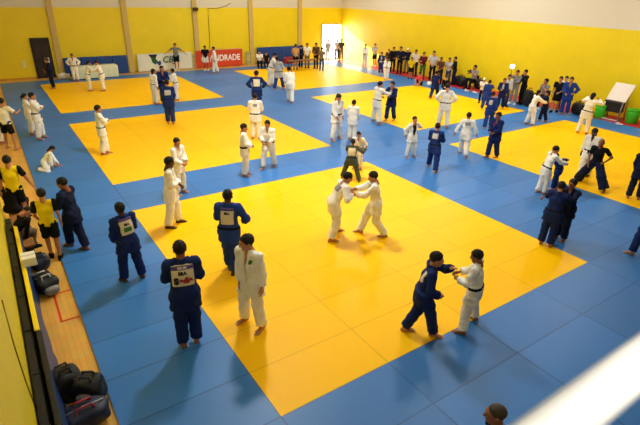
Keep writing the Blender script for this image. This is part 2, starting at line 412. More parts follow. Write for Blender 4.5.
    for s, sg in (('L', -1), ('R', 1)):
        zf = unit(J['W'+s]-J['E'+s]); pn = -sg*r+.15*f*(1 if J['g'+s] == 0 else 0)-.25*np.array((0, 0, 1.)); pn = unit(pn-zf*(pn@zf)); th = np.cross(pn, zf)*sg*-1
        if th@(f+np.array((0, 0, .6))) < 0 and J['g'+s] == 1: pass
        hv_, hq_ = HANDS[J['g'+s], lod]; add(hv_, hq_, np.stack([th, pn, zf], 1), J['W'+s])
        if shoe is None:
            dirf = np.array((sg*.16, 1, 0)); dirf = unit(dirf); rr = np.array((dirf[1], -dirf[0], 0))
            fV, fQ = FEET[lod]; add(fV, fQ, np.stack([rr*(-sg), dirf, np.array((0, 0, 1.))], 1), J['f'+s.lower()])
    th_ = math.atan2(-fwd[0], fwd[1])
    root = empty('person', base, th_); tag(root, label, 'person', group)
    mesh_np('body', np.concatenate(VV)*k, np.concatenate(QQ), skin(skin_), root, np.concatenate(FM))
    CNT[0] += 1
    if seat: SEATS.append((base+k*(J['P'][0]*rgt+J['P'][1]*fwd), th_, hipz-.108*k, label))
    if label.startswith('photographer'): wm = (J['WL']+J['WR'])/2; CAMS.append(('black camera held by the seated photographer', tuple(base+k*(wm[0]*rgt+(wm[1]+.10)*fwd+(wm[2]+.06)*np.array((0, 0, 1)))), th_))
    def part(name, fn, m, parent=root, lo=lo, hi=hi, h=None):
        V, Q = surfnet(fn, lo, hi, h or hv)
        return mesh_np(name, V*k, Q, m, parent) if len(Q) else None
    if hairk:
        V, Q = hair(hairk, lod); hm = mat('hair_%d_%d_%d' % hairc, hairc, .7, .15, 40, .25)
        mesh_np('cap' if hairk == 'cap' else 'hair', (V@J['hm'].T.astype(F32)+J['H'].astype(F32))*k, Q, hm, root)
    if shoe:
        for s, sg in (('L', -1), ('R', 1)):
            dirf = unit((sg*.14, 1, 0)); rr = np.array((dirf[1], -dirf[0], 0)); V, Q = SHOES[lod]
            mesh_np('shoe', (V@np.stack([rr, dirf, np.array((0, 0, 1.))], 1).T.astype(F32)+J['f'+s.lower()].astype(F32))*k, Q, cl(shoe), root)
    def loc(P): d = P-J['C'].astype(F32); return d@r.astype(F32), d@f.astype(F32), d@upv.astype(F32)
    bottom = bottom or top
    if kind == 'gi':
        def torso(P): return union([cap(P, J['HL'], J['HR'], .130, .130, F_, .9), cap(P, J['P']-.05*r, J['C']-.06*r, .125, .120, f, .92), cap(P, J['P']+.05*r, J['C']+.06*r, .125, .120, f, .92), cap(P, J['C'], J['P']+upv*.44, .165, .105, f, .74), cap(P, J['SL'], J['SR'], .076, .076)], .05)
        def vw(z): return .08*(z-zc)/(.22-zc)
        zc = -.02 if not vopen else -.34
        if vopen: vwid = vopen
        def jf(P):
            q = torso(P)
            sk = union([cap(P, J['H'+s], J['H'+s]*.42+J['K'+s]*.58, .128, .142) for s in 'LR']+[cap(P, J['P'], J['P']-.25*np.array((0, 0, 1.)), .15, .165, F_, .8)], .06)
            hem = (P-(J['P']-.27*unit(upv+np.array((0, 0, 1.6)))).astype(F32))@(-unit(upv+np.array((0, 0, 1.6))).astype(F32)); wav = .012*np.sin(P[:, 0]*23+1)*np.sin(P[:, 1]*19)
            q = np.maximum(smin(q, sk, .05), hem+wav)
            for s in 'LR':
                E, W, Sh = J['E'+s], J['W'+s], J['S'+s]
                q = smin(q, smin(cap(P, Sh, E, .078, .072), cap(P, E, E+(W-E)*.84, .071, .076, flat=True), .03), .035)
            x, y, z = loc(P)
            w = vw(z) if not vopen else np.clip(vopen*(.35+.65*(z+.34)/.56), .01, .2)
            return np.maximum(q+folds(P, .0065, len(label)), -np.maximum(np.maximum(np.abs(x)-w, -(z-zc)), -(y-.02)))
        jk = part('jacket', jf, cl(top))
        def lf(P):
            x, y, z = loc(P); t = torso(P)-.019
            w = np.maximum(vw(z), 0) if not vopen else np.clip(vopen*(.35+.65*(z+.34)/.56), .01, .2)
            b1 = np.abs(np.abs(x)-w-.012)-.022
            b2 = np.abs(x-.22*(zc-z))-.028
            b = np.where(z > zc, b1, b2); fr = np.maximum(np.maximum(b, -(y-.0)), np.maximum(-(z+.26), z-.24))
            d = np.maximum(t, fr)
            nk = cap(P, J['P']+upv*.47-.012*f, J['P']+upv*.548-.026*f, .086, .073, flat=True)
            return smin(d, np.maximum(nk, y-.045), .01)
        part('lapel', lf, cl(top), jk)
        if belt:
            wp = J['P']+upv*.045
            def bf(P):
                d = (P-wp.astype(F32))@upv.astype(F32); bd = np.maximum(torso(P)-.020, np.abs(d)-.026)
                fp = wp+f*.145
                return np.minimum(bd, union([cap(P, fp-.03*r, fp+.03*r, .024, .024, f, .7), cap(P, fp, fp-.21*upv-.055*r+.02*f, .018, .016, f, .6), cap(P, fp, fp-.20*upv+.06*r+.02*f, .018, .016, f, .6)], .01))
            part('belt', bf, cl(belt), h=min(hv, .014 if not lod else .02))
        pm = 0
        def region(x0, x1, z0, z1, off, back=True):
            def g(P):
                x, y, z = loc(P)
                return np.maximum(np.maximum(torso(P)-off, np.maximum(x-x1, x0-x)), np.maximum(np.maximum(z-z1, z0-z), (y+.01) if back else -(y-.01)))
            return g
        if patch:
            w, z0, z1, col = patch
            part('back_patch', region(-w, w, z0, z1, .014), mat('patch_'+col, C_[col], .7, .04), jk, h=min(hv, .014))
        for (x0, x1, z0, z1, col, bk) in marks:
            part('band' if bk else 'badge', region(x0, x1, z0, z1, .019, bk), mat('patch_'+col, C_[col], .7, .04), jk, h=.010)
        for (txt, size, zc_, xo, col) in text:
            V, Fs = text_mesh(txt, size, bold=.006*size/.07)
            # lay the lettering on the curve of the back
            out = np.zeros((len(V), 3), F32); X = V[:, 0]+xo; Z = V[:, 1]+zc_
            tt = np.full(len(V), .5)
            for _ in range(40):
                Pq = (J['C'][None]+np.outer(X, r)+np.outer(Z, upv)-np.outer(tt, f)).astype(F32); tt = tt-.8*(torso(Pq)-.0215)
            out = (J['C'][None]+np.outer(X, r)+np.outer(Z, upv)-np.outer(tt, f))
            o = mesh_np('lettering', out*k, Fs, mat('ink_'+col, C_.get(col, (20, 20, 20)), .7), jk, smooth=False)
        def tf(P):
            q = [cap(P, J['HL'], J['HR'], .112, .112, F_, .9)]
            for s in 'LR':
                A = J['K'+s]+(J['A'+s]-J['K'+s])*.97
                q += [smin(cap(P, J['H'+s], J['K'+s], .112, .098), cap(P, J['K'+s], A, .097, .092, flat=True), .03)]
            return np.minimum(smin(q[0], q[1], .03), smin(q[0], q[2], .03))+folds(P, .0055, len(label)*.7)
        part('trousers', tf, cl(bottom))
    else:
        long_ = kind in ('longsleeve', 'jacket', 'hakama_long')
        def sf(P):
            q = union([cap(P, J['HL'], J['HR'], .112, .112, F_, .9), cap(P, J['P']-.04*r, J['C']-.05*r, .105, .112, f, .92), cap(P, J['P']+.04*r, J['C']+.05*r, .105, .112, f, .92), cap(P, J['C'], J['P']+upv*.43, .150, .098, f, .74), cap(P, J['SL'], J['SR'], .070, .070)], .04)
            hem = (P-(J['P']-.10*upv).astype(F32))@(-upv.astype(F32)); q = np.maximum(q, hem)
            q = np.maximum(q, -(cap(P, J['N'], J['N']+.2*upv, .066, .066)))
            for s in 'LR':
                Sh, E, W = J['S'+s], J['E'+s], J['W'+s]
                if long_: e = smin(cap(P, Sh, E, .066, .056), cap(P, E, E+(W-E)*.93, .055, .045, flat=True), .02)
                else: e = cap(P, Sh, Sh+(E-Sh)*.72, .070, .068, flat=True)
                q = smin(q, e, .03)+folds(P, .002, len(label))
            return q
        if not isinstance(top, tuple):
            sh = part('shirt' if not kind == 'jacket' else 'jacket', sf, cl(top))
        else:
            sh = part('shirt', lambda P: np.maximum(sf(P), np.minimum(np.abs(loc(P)[0])-.165, loc(P)[2]+.16)), cl(top[0]))
            part('sleeve', lambda P: np.maximum(sf(P), np.maximum(.160+loc(P)[0], -.155-loc(P)[2])), cl(top[1]), sh); part('sleeve', lambda P: np.maximum(sf(P), np.maximum(.160-loc(P)[0], -.155-loc(P)[2])), cl(top[1]), sh)
        for (txt, size, zc_, xo, col) in text:
            V, Fs = text_mesh(txt, size, bold=.004); X = V[:, 0]+xo; Z = V[:, 1]+zc_; tt = np.full(len(V), .5)
            for _ in range(40):
                Pq = (J['C'][None]+np.outer(X, r)+np.outer(Z, upv)-np.outer(tt, f)).astype(F32); tt = tt-.8*(sf(Pq)-.006)
            mesh_np('lettering', (J['C'][None]+np.outer(X, r)+np.outer(Z, upv)-np.outer(tt, f))*k, Fs, mat('ink_'+col, C_.get(col, (20, 20, 20)), .7), sh, smooth=False)
        def tf(P):
            q = [cap(P, J['HL'], J['HR'], .106, .106, F_, .9)]
            for s in 'LR':
                H_, K, A = J['H'+s], J['K'+s], J['A'+s]
                if bottom[0] == '-': q.append(cap(P, H_, H_+(K-H_)*.86, .104, .098, flat=True))
                elif kind == 'hakama': q.append(smin(cap(P, H_, K, .125, .135), cap(P, K, K+(A-K)*.95, .135, .155, flat=True), .04))
                else: q.append(smin(cap(P, H_, K, .098, .076), cap(P, K, K+(A-K)*.95, .076, .068, flat=True), .03))
            return np.minimum(smin(q[0], q[1], .03), smin(q[0], q[2], .03))+folds(P, .0055, len(label)*.7)
        part('shorts' if bottom[0] == '-' else 'trousers', tf, cl(bottom.strip('-')))
    if under:
        def uf(P):
            x, y, z = loc(P)
            q = union([cap(P, J['P'], J['C'], .122, .142, f, .78), cap(P, J['C'], J['P']+upv*.43, .142, .09, f, .74)], .04)
            return np.maximum(q, z-.17)
        part('undershirt', uf, cl(under))
    return root
# ------------------------------------------------------------------ who is on the mats
ZF = -.04                                   # the wooden floor lies a mat's thickness lower
P_ = person
# near pairs and singles
P_('person in dark blue judo suit from behind, white back patch with BRA and red lettering', None, 240, 0, top='navy', belt=None, L='tie', R='tie', feet=((184, 346), (197, 341)), skin_='brown', lean=8,
   patch=(.155, -.16, .165, 'beige'), marks=((-.160, .160, .09, .155, 'purple', True),), text=(('IIIIII IIIII', .042, .122, 0, 'beige'), ('BRA', .062, .045, 0, 'black'), ('S', .13, -.065, -.095, 'black'), ('adia', .115, -.06, .04, 'red')))
P_('person in dark blue judo suit from behind on blue mats, back patch with green square', None, 202, -26, top='navy', belt=None, L='front', R='tie', feet=((125, 281.5), (143, 277)), skin_='dark', lean=8,
   patch=(.135, -.16, .14, 'beige'), marks=((-.135, .135, .125, .18, 'purple', True), (-.085, .085, -.10, .0, 'green', True)), text=(('BRA', .06, .055, 0, 'black'),))
P_('person in blue judo suit and black belt from behind, beige patch, on front yellow mats', None, 189, 14, top='blue', belt='black', L='tie', R=(.26, .24, 1.02, 1), feet=((229.5, 267), (233.5, 274.5)), skin_='dark', lean=5,
   patch=(.125, -.17, .10, 'beige'), marks=((-.12, .12, .11, .16, 'purple', True),), text=(('BRA', .055, .06, 0, 'black'),))
P_('person in open white judo jacket with bare chest, walking left on the front yellow mats', None, 235, 222, top='white', belt=None, L='side', R=('px', 240, 291, 0, 0), feet=((262, 329), (245, 320)), lean=4, hp=8, hyaw=32, vopen=.05,
   marks=((-.12, -.07, .04, .10, 'green', False),), skin_='tan')
P_('person in blue judo suit reaching both arms toward an opponent in white, front right', None, 252, 84, top='navy', belt='blue', L=('px', 452, 268, .1, 0), R=('px', 439, 296, -.15, 0), feet=((404.5, 330.5), (432.5, 336)), lean=12, hy=-.02,
   marks=((.07, .125, -.08, .13, 'white', True),))
P_('person in white judo suit with forearms raised toward the reaching opponent in blue, front right', None, 249.5, 277, top='white', belt='black', L=('px', 458, 279, -.1, 0), R=('px', 459, 272, .15, 0), feet=((462, 334), (474, 319)), lean=6, hp=12, skin_='brown')
P_('person in white judo suit bent forward, left of the gripping pair at the centre', None, 172.5, 74, top='white', belt=None, L=('px', 354, 189, .1), R=('px', 352, 194, -.1), feet=((337, 231.5), (331, 241.5)), lean=30, hy=-.05, hp=10, patch=(.12, -.02, .13, 'grey'))
P_('person in white judo suit standing wide, right of the gripping pair at the centre', None, 171.5, 268, top='white', belt=None, L=('px', 356, 195, -.1), R=('px', 354, 190, .12), feet=((384.5, 237), (360, 232.5)), lean=10, hp=14, hy=-.04)
P_('dark skinned person in white judo suit holding a black belt end at their waist', None, 156.5, 96, belt=None, L='belt', R=('px', 177, 184, .02), feet=((179, 222.5), (168.5, 228.5)), skin_='dark', lean=4, hp=12, hyaw=-25)
P_('person in white judo suit standing just behind the one holding a black belt end', None, 138, 128, belt=None, L='belt', R='belt', feet=((183.5, 192), (177.5, 195)), lean=5, hp=8, hyaw=20)
P_('person in white judo suit standing alone, arms folded, on the left yellow square', None, 104.8, 80, belt='black', L='chest', R='chest', feet=((107.5, 153.5), (103, 155)), lean=0)
P_('person in white judo suit in profile, left of two on blue strip before yellow', None, 123.5, 92, belt='black', L='belt', R='belt', feet=((246, 174), (244.6, 176.5)), lean=0, hp=10)
P_('person in white judo suit stepping forward, hands clasped, right of two on blue strip', None, 120.5, 205, belt='black', L='belt', R='belt', feet=((275, 165.5), (263, 169)), lean=4, hp=10)
P_('person in white judo suit from behind on the right corner of left yellow square', None, 93, 4, belt='black', L='tie', R='tie', feet=((253, 139), (259.5, 139.6)), lean=3, patch=(.08, .02, .12, 'grey'))
P_('person in blue judo suit, hands on hips, white back patch, alone on far blue strip', (257.5, 112), 70.3, 0, top='midblue', belt='blue', bottom='blue', L='hips', R='hips', patch=(.14, -.15, .15, 'white'), lean=2)
P_('person with pale jacket and blue trousers tangled with a taller opponent in white', None, 56.5, 20, top='lightgrey', bottom='blue', belt='black', L='reach', R='tie', feet=((274.5, 90.3), (283.3, 88.8)), lean=-6, side=-6)
P_('tall person in white judo suit leaning over an opponent with blue trousers', (270.8, 86), 51.5, 95, belt='black', L='reach', R='reach', lean=22, hp=15, stag=.25)
P_('person in white judo suit bending forward, walking away on the blue strip', None, 66.4, -18, belt=None, L='belt', R='belt', feet=((288.8, 101), (292, 103.6)), lean=22, side=0)
P_('person in grey green judo suit from behind, beige patch, legs wide apart', None, 138.5, 6, top='olive', belt='black', L='reach', R=('px', 366, 148, .15), feet=((342, 178), (359, 182)), lean=14, patch=(.15, -.17, .14, 'beige'), skin_='brown')
P_('person in white judo suit facing the grey green opponent at centre, mostly hidden behind', (357, 168.5), 132, 186, belt='black', L=('px', 365, 150, -.1), R='reach', lean=14, hp=10, spread=.16)
P_('long haired person in white judo suit looking down on the central blue mats, black belt', None, 94.6, 140, belt='black', L='side', R='front', feet=((339, 138), (332.3, 140.5)), lean=5, hp=25, hairk='long')
P_('person in white judo suit without belt, from behind, beside the long haired one', (351.5, 140), 99.5, 24, belt=None, L='belt', R='front', lean=3)
P_('person in white judo suit gripping an opponent in blue at the middle yellow square', None, 81, 52, belt='black', L='tie', R='reach', feet=((372.5, 121), (378.5, 124.5)), lean=8)
P_('person in blue judo suit with pale chest held by an opponent in white', None, 81.3, 215, top='navy', belt='black', L='tie', R='reach', feet=((394, 120.3), (386, 120.6)), lean=3, marks=((-.07, .07, -.05, .12, 'lightgrey', False),))
P_('broad person in white judo suit from behind, hands on hips, black belt, middle yellow square', None, 83.5, 0, belt='black', L='hips', R='hips', feet=((438, 126), (446.5, 128)), lean=8, hp=16)
P_('person in dark blue judo suit from behind, just behind the broad one in white', None, 70.5, 24, top='navy', belt='black', L='tie', R='reach', feet=((430, 99), (437, 96.5)), lean=2)
P_('person in dark clothes behind the broad judoka in white, face half hidden', (443.5, 100), 76, 200, kind='longsleeve', top='black', bottom='black', L='belt', R='side', skin_='light', shoe='black')
P_('person in open white judo jacket over a black undershirt, walking right on the blue mats', None, 116.3, 142, belt=None, L=('px', 421, 127, .05), R=('px', 406, 136, -.1), feet=((413.5, 157), (406.5, 157.5)), lean=3, vopen=.13, under='black')
P_('person in dark blue judo suit from behind beside the open white jacket', None, 122.6, 18, top='midblue', belt='black', L='tie', R='tie', feet=((428.5, 166), (435, 173)), lean=3, patch=(.10, -.05, .14, 'lightgrey'))
P_('person in white judo suit from behind, arms held away from the body, centre right', None, 112, -6, belt=None, L='out', R='out', feet=((460, 153.5), (465.5, 158)), lean=4, patch=(.10, .0, .13, 'grey'))
P_('person in dark blue judo suit with a red band at the chest', None, 112, 222, top='navy', belt='black', L='belt', R='belt', feet=((496.5, 157.5), (487, 157.3)), lean=3, marks=((.035, .065, -.06, .14, 'red', False),), skin_='brown')
P_('person in bright blue judo suit from behind, beyond the one with red chest band', None, 91.5, 18, top='blue', belt='black', L='tie', R='side', feet=((484, 129), (490, 127)), lean=3, patch=(.08, -.10, .12, 'lightgrey'))
P_('person in blue judo suit from behind, in front of the one with pale cap', None, 79.7, 4, top='blue', belt='blue', L='side', R='reach', feet=((481.5, 109.3), (489, 108)), lean=3)
P_('person in white with pale cap behind the judoka in blue near the red strip', (480.5, 103), 77.6, 185, kind='tee', top='white', bottom='black', hairk='cap', hairc=(232, 230, 222), shoe='black', L='chest', R='chest')
P_('person in dark blue judo suit with pale chest beside the white shirt and dark trousers', None, 78, 196, top='navy', belt='black', L='side', R='tie', feet=((502.5, 108.5), (497, 108.5)), lean=2, marks=((-.06, .05, -.12, .12, 'lightgrey', False),))
P_('person in white shirt and dark trousers turned away from the camera beside the red strip', (503.5, 106.5), 74.5, 150, kind='longsleeve', top='white', bottom='jeans', shoe='black', L='side', R='belt')
P_('person in grey tracksuit standing on the red strip under the bright glare', None, 70, 195, kind='longsleeve', top='grey', bottom='grey', shoe='white', L='chest', R='up', feet=((514.5, 104.5), (509.5, 103.5)))
P_('person in black beside the one in grey tracksuit, backed against the right wall', (520.5, 104), 69.5, 230, kind='longsleeve', top='black', bottom='black', shoe='black', L='phone', R='belt')
P_('long haired person in white judo suit pulling at a smaller opponent in dark blue', None, 90, 66, belt=None, L='reach', R='reach', feet=((525.5, 124), (532, 125.8)), lean=14, hairk='long')
P_('small person in dark blue judo suit held by a long haired opponent in white', None, 90.3, 262, top='darknavy', belt='black', L='reach', R='reach', feet=((545.5, 122), (539, 121.3)), lean=6, hmax=1.0)
P_('person in black shirt and black shorts with bare legs at the right wall', None, 76.3, 196, kind='tee', top='black', bottom='-black', shoe='black', L='belt', R='side', feet=((556.5, 112), (551, 112.2)))
P_('person in white shirt half hidden behind the one in black shorts at the right wall', (560, 109), 76, 200, kind='tee', top='white', bottom='black', shoe='black', L='belt', R='belt', skin_='light')
P_('person in bright blue judo suit facing the camera on the red strip', None, 76.8, 190, top='blue', belt='blue', L='hips', R='belt', feet=((566.5, 114.6), (560.5, 114)))
P_('long haired person in white judo suit with both hands raised, right end of blue strip', None, 92.5, 16, belt='black', L='up', R='up', feet=((577, 133), (586, 134.5)), lean=0, side=6, hairk='long')
P_('dark skinned person in white judo suit and black belt behind the bald one in black', None, 128.5, 206, belt='black', L='side', R='side', feet=((588, 176), (579, 177.5)), skin_='dark', hp=15)
P_('bald person in black shirt and wide dark trousers, one leg stretched out sideways', None, 138.5, 196, kind='hakama', top='black', bottom='darknavy', L='hips', R='front', feet=((603.5, 192), (577.5, 180.5)), skin_='brown', hairk=None, hy=.02, lean=5)
P_('person in dark blue judo suit from behind on yellow, at the photo right edge', None, 146, 0, top='darknavy', belt='black', L='front', R='side', feet=((627.5, 198), (638, 199.5)), lean=3)
P_('person cut off by the photo right edge, one foot and trouser leg showing', None, 190, 285, top='navy', belt='black', L='side', R='side', feet=((631, 254.5), (650, 250)), lean=3)
P_('person in white judo suit and black belt gripping a bent opponent in blue', None, 146, 62, belt='black', L='reach', R='reach', feet=((537, 192.5), (544, 194.5)), lean=14, hp=10)
P_('person in blue judo suit bent forward, black hair hanging, held by one in white', (554, 189), 151, 250, top='midblue', belt='black', L=('px', 568, 160, .1), R='reach', lean=32, hp=30, hairk='long', stag=.2)
P_('broad person in dark blue judo suit from behind, clinched near the front yellow corner', None, 181, 14, top='navy', belt='black', L='reach', R='reach', feet=((540.5, 243.5), (549.5, 246.5)), lean=10)
P_('brown faced person in dark blue judo suit clinched with a broad partner', None, 179, 208, top='darknavy', belt='black', L='reach', R=('px', 534, 201, -.05), feet=((563, 240.5), (556, 237.5)), lean=6, skin_='brown')
P_('person at the photo bottom edge, only the short haired head and shoulder showing', proj(G(505, 412, 1.58)*(1, 1, 0)), 404.5, 250, kind='tee', top='black', bottom='black', shoe='black', L='side', R='side', hairk='shaved', hairc=(66, 58, 52), skin_='brown', lean=6)
# left side
P_('person in white judo suit, black belt, arms folded, front of two at far left', None, 92.3, 100, belt='black', L='chest', R='chest', feet=((43.5, 137.5), (39, 140)), lean=0)
P_('person in white judo suit half hidden behind another with folded arms at left', None, 93.3, 82, belt=None, L='chest', R='chest', feet=((34, 132.5), (31.5, 135)), lean=0, hairk='pony')
P_('person in white shirt and black shorts from behind on the wooden floor', None, 97.5, 30, kind='tee', top='white', bottom='-black', L='front', R=('px', 19, 111, .05), feet=((7.5, 148.5), (16.5, 150)), zg=ZF)
P_('person in white judo suit cut off by the photo left edge', (1, 143.5), 91, 70, belt='black', L='side', R='side', zg=ZF)
P_('long haired person in white judo suit crouching on the left blue mats', None, 147, 92, belt=None, L=('px', 57, 164, -.1, 0), R=('px', 52, 167, -.2, 0), feet=((58, 166.5), (39, 171)), lean=38, hipz=.30, hy=-.10, hp=25, hairk='long', kneeout=.5, hmax=1.14)
P_('person in yellow and black shirt at the left wall, farther of the two', (23, 223), 155, 8, kind='tee', top=('yellow', 'black'), bottom='-black', shoe='black', L='side', R='out', zg=ZF)
P_('person in yellow and black shirt beside the bags, nearer of the two', None, 188, 6, kind='tee', top=('yellow', 'black'), bottom='-black', shoe='black', L='front', R='side', feet=((52, 257), (61, 259)), zg=ZF)
P_('person in dark vest with pale sleeves sitting against the left wall', (22, 219), 175, 25, kind='tee', top=('black', 'lightgrey'), bottom='black', shoe='black', L='knee', R='knee', hipz=.44, seat=True, hy=-.34, lean=14, zg=ZF, skin_='brown', stag=0)
P_('person in dark top and khaki trousers bent over on the left wall bench, head down', (32, 247), 207, 70, kind='longsleeve', top='black', bottom='khaki', shoe='black', L='knee', R='knee', hipz=.44, seat=True, hy=-.34, lean=46, hp=35, zg=ZF, hairk='shaved', hairc=(30, 28, 28), stag=0)
P_('person in dark blue judo suit, hands together, facing the nearer yellow shirt', None, 177.5, 305, top='darknavy', belt=None, L='tie', R='tie', feet=((71, 245.5), (87, 249.5)), lean=4, hp=14, skin_='brown')
# far left field
P_('person in dark blue judo suit beside the black door in the far wall', (54, 88.5), 58, 262, top='darknavy', belt='black', L='tie', R='belt')
P_('person in white judo suit facing the camera in front of the left blue wall panel', (76.5, 81), 53.6, 182, L='hips', R='hips')
P_('person in white judo suit, left of the two gripping before the pale table', (90.3, 91), 61, 84, L='reach', R='reach', lean=14)
P_('person in white judo suit, right of the two gripping before the pale table', (104.5, 91), 60.5, 276, L='reach', R='reach', lean=16, hp=15)
P_('long haired person in white judo suit at the left of the far cluster', (155.7, 104), 68.6, 60, L='belt', R='side', hairk='long')
P_('person in dark blue judo suit in the middle of the far left cluster', (165, 103), 65.8, 160, top='navy', L='tie', R='tie', hairk='long')
P_('person in white judo suit turned left at the right of the far left cluster', (177.5, 100.5), 68.5, 290, L='tie', R='reach', lean=10)
P_('person in blue judo suit from behind, pale patch, nearest in the far left cluster', None, 79.4, 2, top='midblue', bottom='midblue', belt='black', L='front', R='front', feet=((168.5, 123.5), (173.5, 124)), patch=(.12, -.10, .10, 'lightgrey'))
P_('person in grey shirt and black shorts, arms spread, before the white banner', (177.5, 70.5), 43, 186, kind='tee', top='grey', bottom='-black', shoe='white', L='spread', R='spread', stag=.2)
P_('person in black shirt and white shorts in front of the red banner', (206.5, 70.5), 45.4, 182, kind='tee', top='black', bottom='-white', shoe='white', L='side', R='side', skin_='brown')
P_('person in white judo suit walking left in front of the red banner', (216, 73), 46.5, 268, L='side', R='front', stag=.3)
# far wall table group
P_('person in white shirt seated at the left end of the far blue panel', (260, 68.5), 50.5, 178, kind='tee', top='white', bottom='black', shoe='black', hipz=.46, seat=True, hy=-.38, L='knee', R='knee')
P_('person in black seated at the far blue panel beside the one in white shirt', (266.5, 68.5), 51.5, 178, kind='tee', top='black', bottom='black', shoe='black', hipz=.46, seat=True, hy=-.38, L='knee', R='knee')
P_('person in tan shirt and dark shorts from behind near the far officials table', (295.5, 69.5), 44, 2, kind='tee', top='tan', bottom='-black', shoe='black', L='belt', R='side')
P_('person in dark blue shirt bending over the far officials table', (300.5, 67.5), 45, 20, kind='longsleeve', top='darknavy', bottom='black', shoe='black', L='front', R='front', lean=15)
P_('person in white shirt standing behind the far officials table', (307, 68), 43, 184, kind='tee', top='white', bottom='khaki', shoe='black', L='front', R='front')
P_('long haired person in dark brown standing at the right end of the far officials table', (316, 68.5), 42.7, 200, kind='longsleeve', top='brown', bottom='black', shoe='black', hairk='long', L='belt', R='belt')
P_('person in olive shirt and dark jeans from behind, before the bright doorway', (321.5, 71), 47, 4, kind='tee', top='khaki', bottom='jeans', shoe='black', L='belt', R='side')
P_('pale grey figure standing left in the glare of the doorway', (327.5, 60.5), 39.5, 170, kind='longsleeve', top='lightgrey', bottom='lightgrey', shoe='grey', skin_='light', L='belt', R='belt')
P_('person in light shirt and jeans in the bright doorway, left one of the two', (336.5, 60.5), 38.8, 176, kind='tee', top='offwhite', bottom='jeans', shoe='grey', L='side', R='side')
P_('person in dark olive shirt in the bright doorway, right one of the two', (341, 61), 38.8, 186, kind='tee', top='olive', bottom='khaki', shoe='black', L='side', R='belt')
# right wall
P_('person in white judo suit and black belt near the far end of the red strip', (364.5, 66.5), 44, 190, L='belt', R='belt')
P_('person in grey shirt and black shorts on the far end of the red strip', (374, 66.5), 43.5, 200, kind='tee', top='lightgrey', bottom='-black', shoe='white', L='chest', R='side', skin_='light')
P_('person in blue and white judo wear behind the large judoka in white, far right', (380.5, 74), 52, 186, top='midblue', belt='white', L='tie', R='side', marks=((-.06, .06, -.1, .12, 'lightgrey', False),))
P_('brown haired person behind the large judoka in white on the red strip', (387.5, 71), 49, 190, kind='longsleeve', top='brown', bottom='black', shoe='black', hairk='long', hairc=(60, 36, 22), L='belt', R='belt', skin_='light')
P_('person in white judo suit facing the camera on blue between the far yellow squares', (386, 80), 58, 184, L='belt', R='tie')
P_('person all in black on the red strip, left of the two', (392, 71.5), 46.8, 176, kind='longsleeve', top='black', bottom='black', shoe='black', L='belt', R='side')
P_('person in black and dark blue on the red strip, right of the two', (399, 73.5), 46.5, 196, kind='longsleeve', top='darknavy', bottom='black', shoe='black', L='side', R='belt')
P_('person in dark clothes and white cap on the red strip', (406, 73), 47.8, 190, kind='longsleeve', top='darknavy', bottom='khaki', shoe='black', hairk='cap', hairc=(235, 235, 230), L='chest', R='side')
P_('child in yellow shirt and black shorts on the red strip', (410, 79), 57, 180, kind='tee', top='yellow', bottom='-black', shoe='black', L='side', R='side')
P_('person in pale shirt standing right of the white cap on the red strip', (414, 76), 49.5, 200, kind='tee', top='offwhite', bottom='black', shoe='black', L='side', R='belt')
P_('dark haired person in maroon shirt and green trousers on the red strip', (421.5, 79), 52, 186, kind='longsleeve', top='maroon', bottom='green', shoe='black', hairk='long', L='chest', R='belt')
P_('person in grey white shirt and black trousers next to the one in maroon shirt', (431, 82), 50, 190, kind='tee', top='lightgrey', bottom='black', shoe='black', L='belt', R='belt')
P_('child in red shirt sitting on the edge of the blue mats before the red strip', (416.5, 86), 69.5, 225, kind='tee', top='pink', bottom='-black', hipz=.14, hy=-.34, L='knee', R='knee', lean=12, hmax=.9)
P_('person with brown face behind the dark blue judoka at the red strip', (438.7, 84), 57, 200, kind='tee', top='brown', bottom='black', shoe='black', L='belt', R='belt', skin_='brown')
P_('person in grey shirt standing among spectators near the wall, right of the brown face', (447, 84.5), 57.5, 205, kind='tee', top='lightgrey', bottom='jeans', shoe='black', L='chest', R='side')
P_('person in dark clothes at the right end of the standing spectators', (453, 84.5), 56.5, 250, kind='longsleeve', top='black', bottom='darknavy', shoe='black', L='belt', R='belt')
P_('photographer in grey shirt seated against the right wall with black camera', (467.5, 89), 63, 225, kind='tee', top='grey', bottom='black', shoe='black', hipz=.50, seat=True, hy=-.40, L='phone', R='phone')
P_('person in grey shirt seated by the right wall behind the judoka pulling a smaller opponent', (535.5, 106), 77, 225, kind='tee', top='grey', bottom='black', shoe='black', hipz=.50, seat=True, hy=-.40, L='phone', R='belt')
print('people', CNT[0])

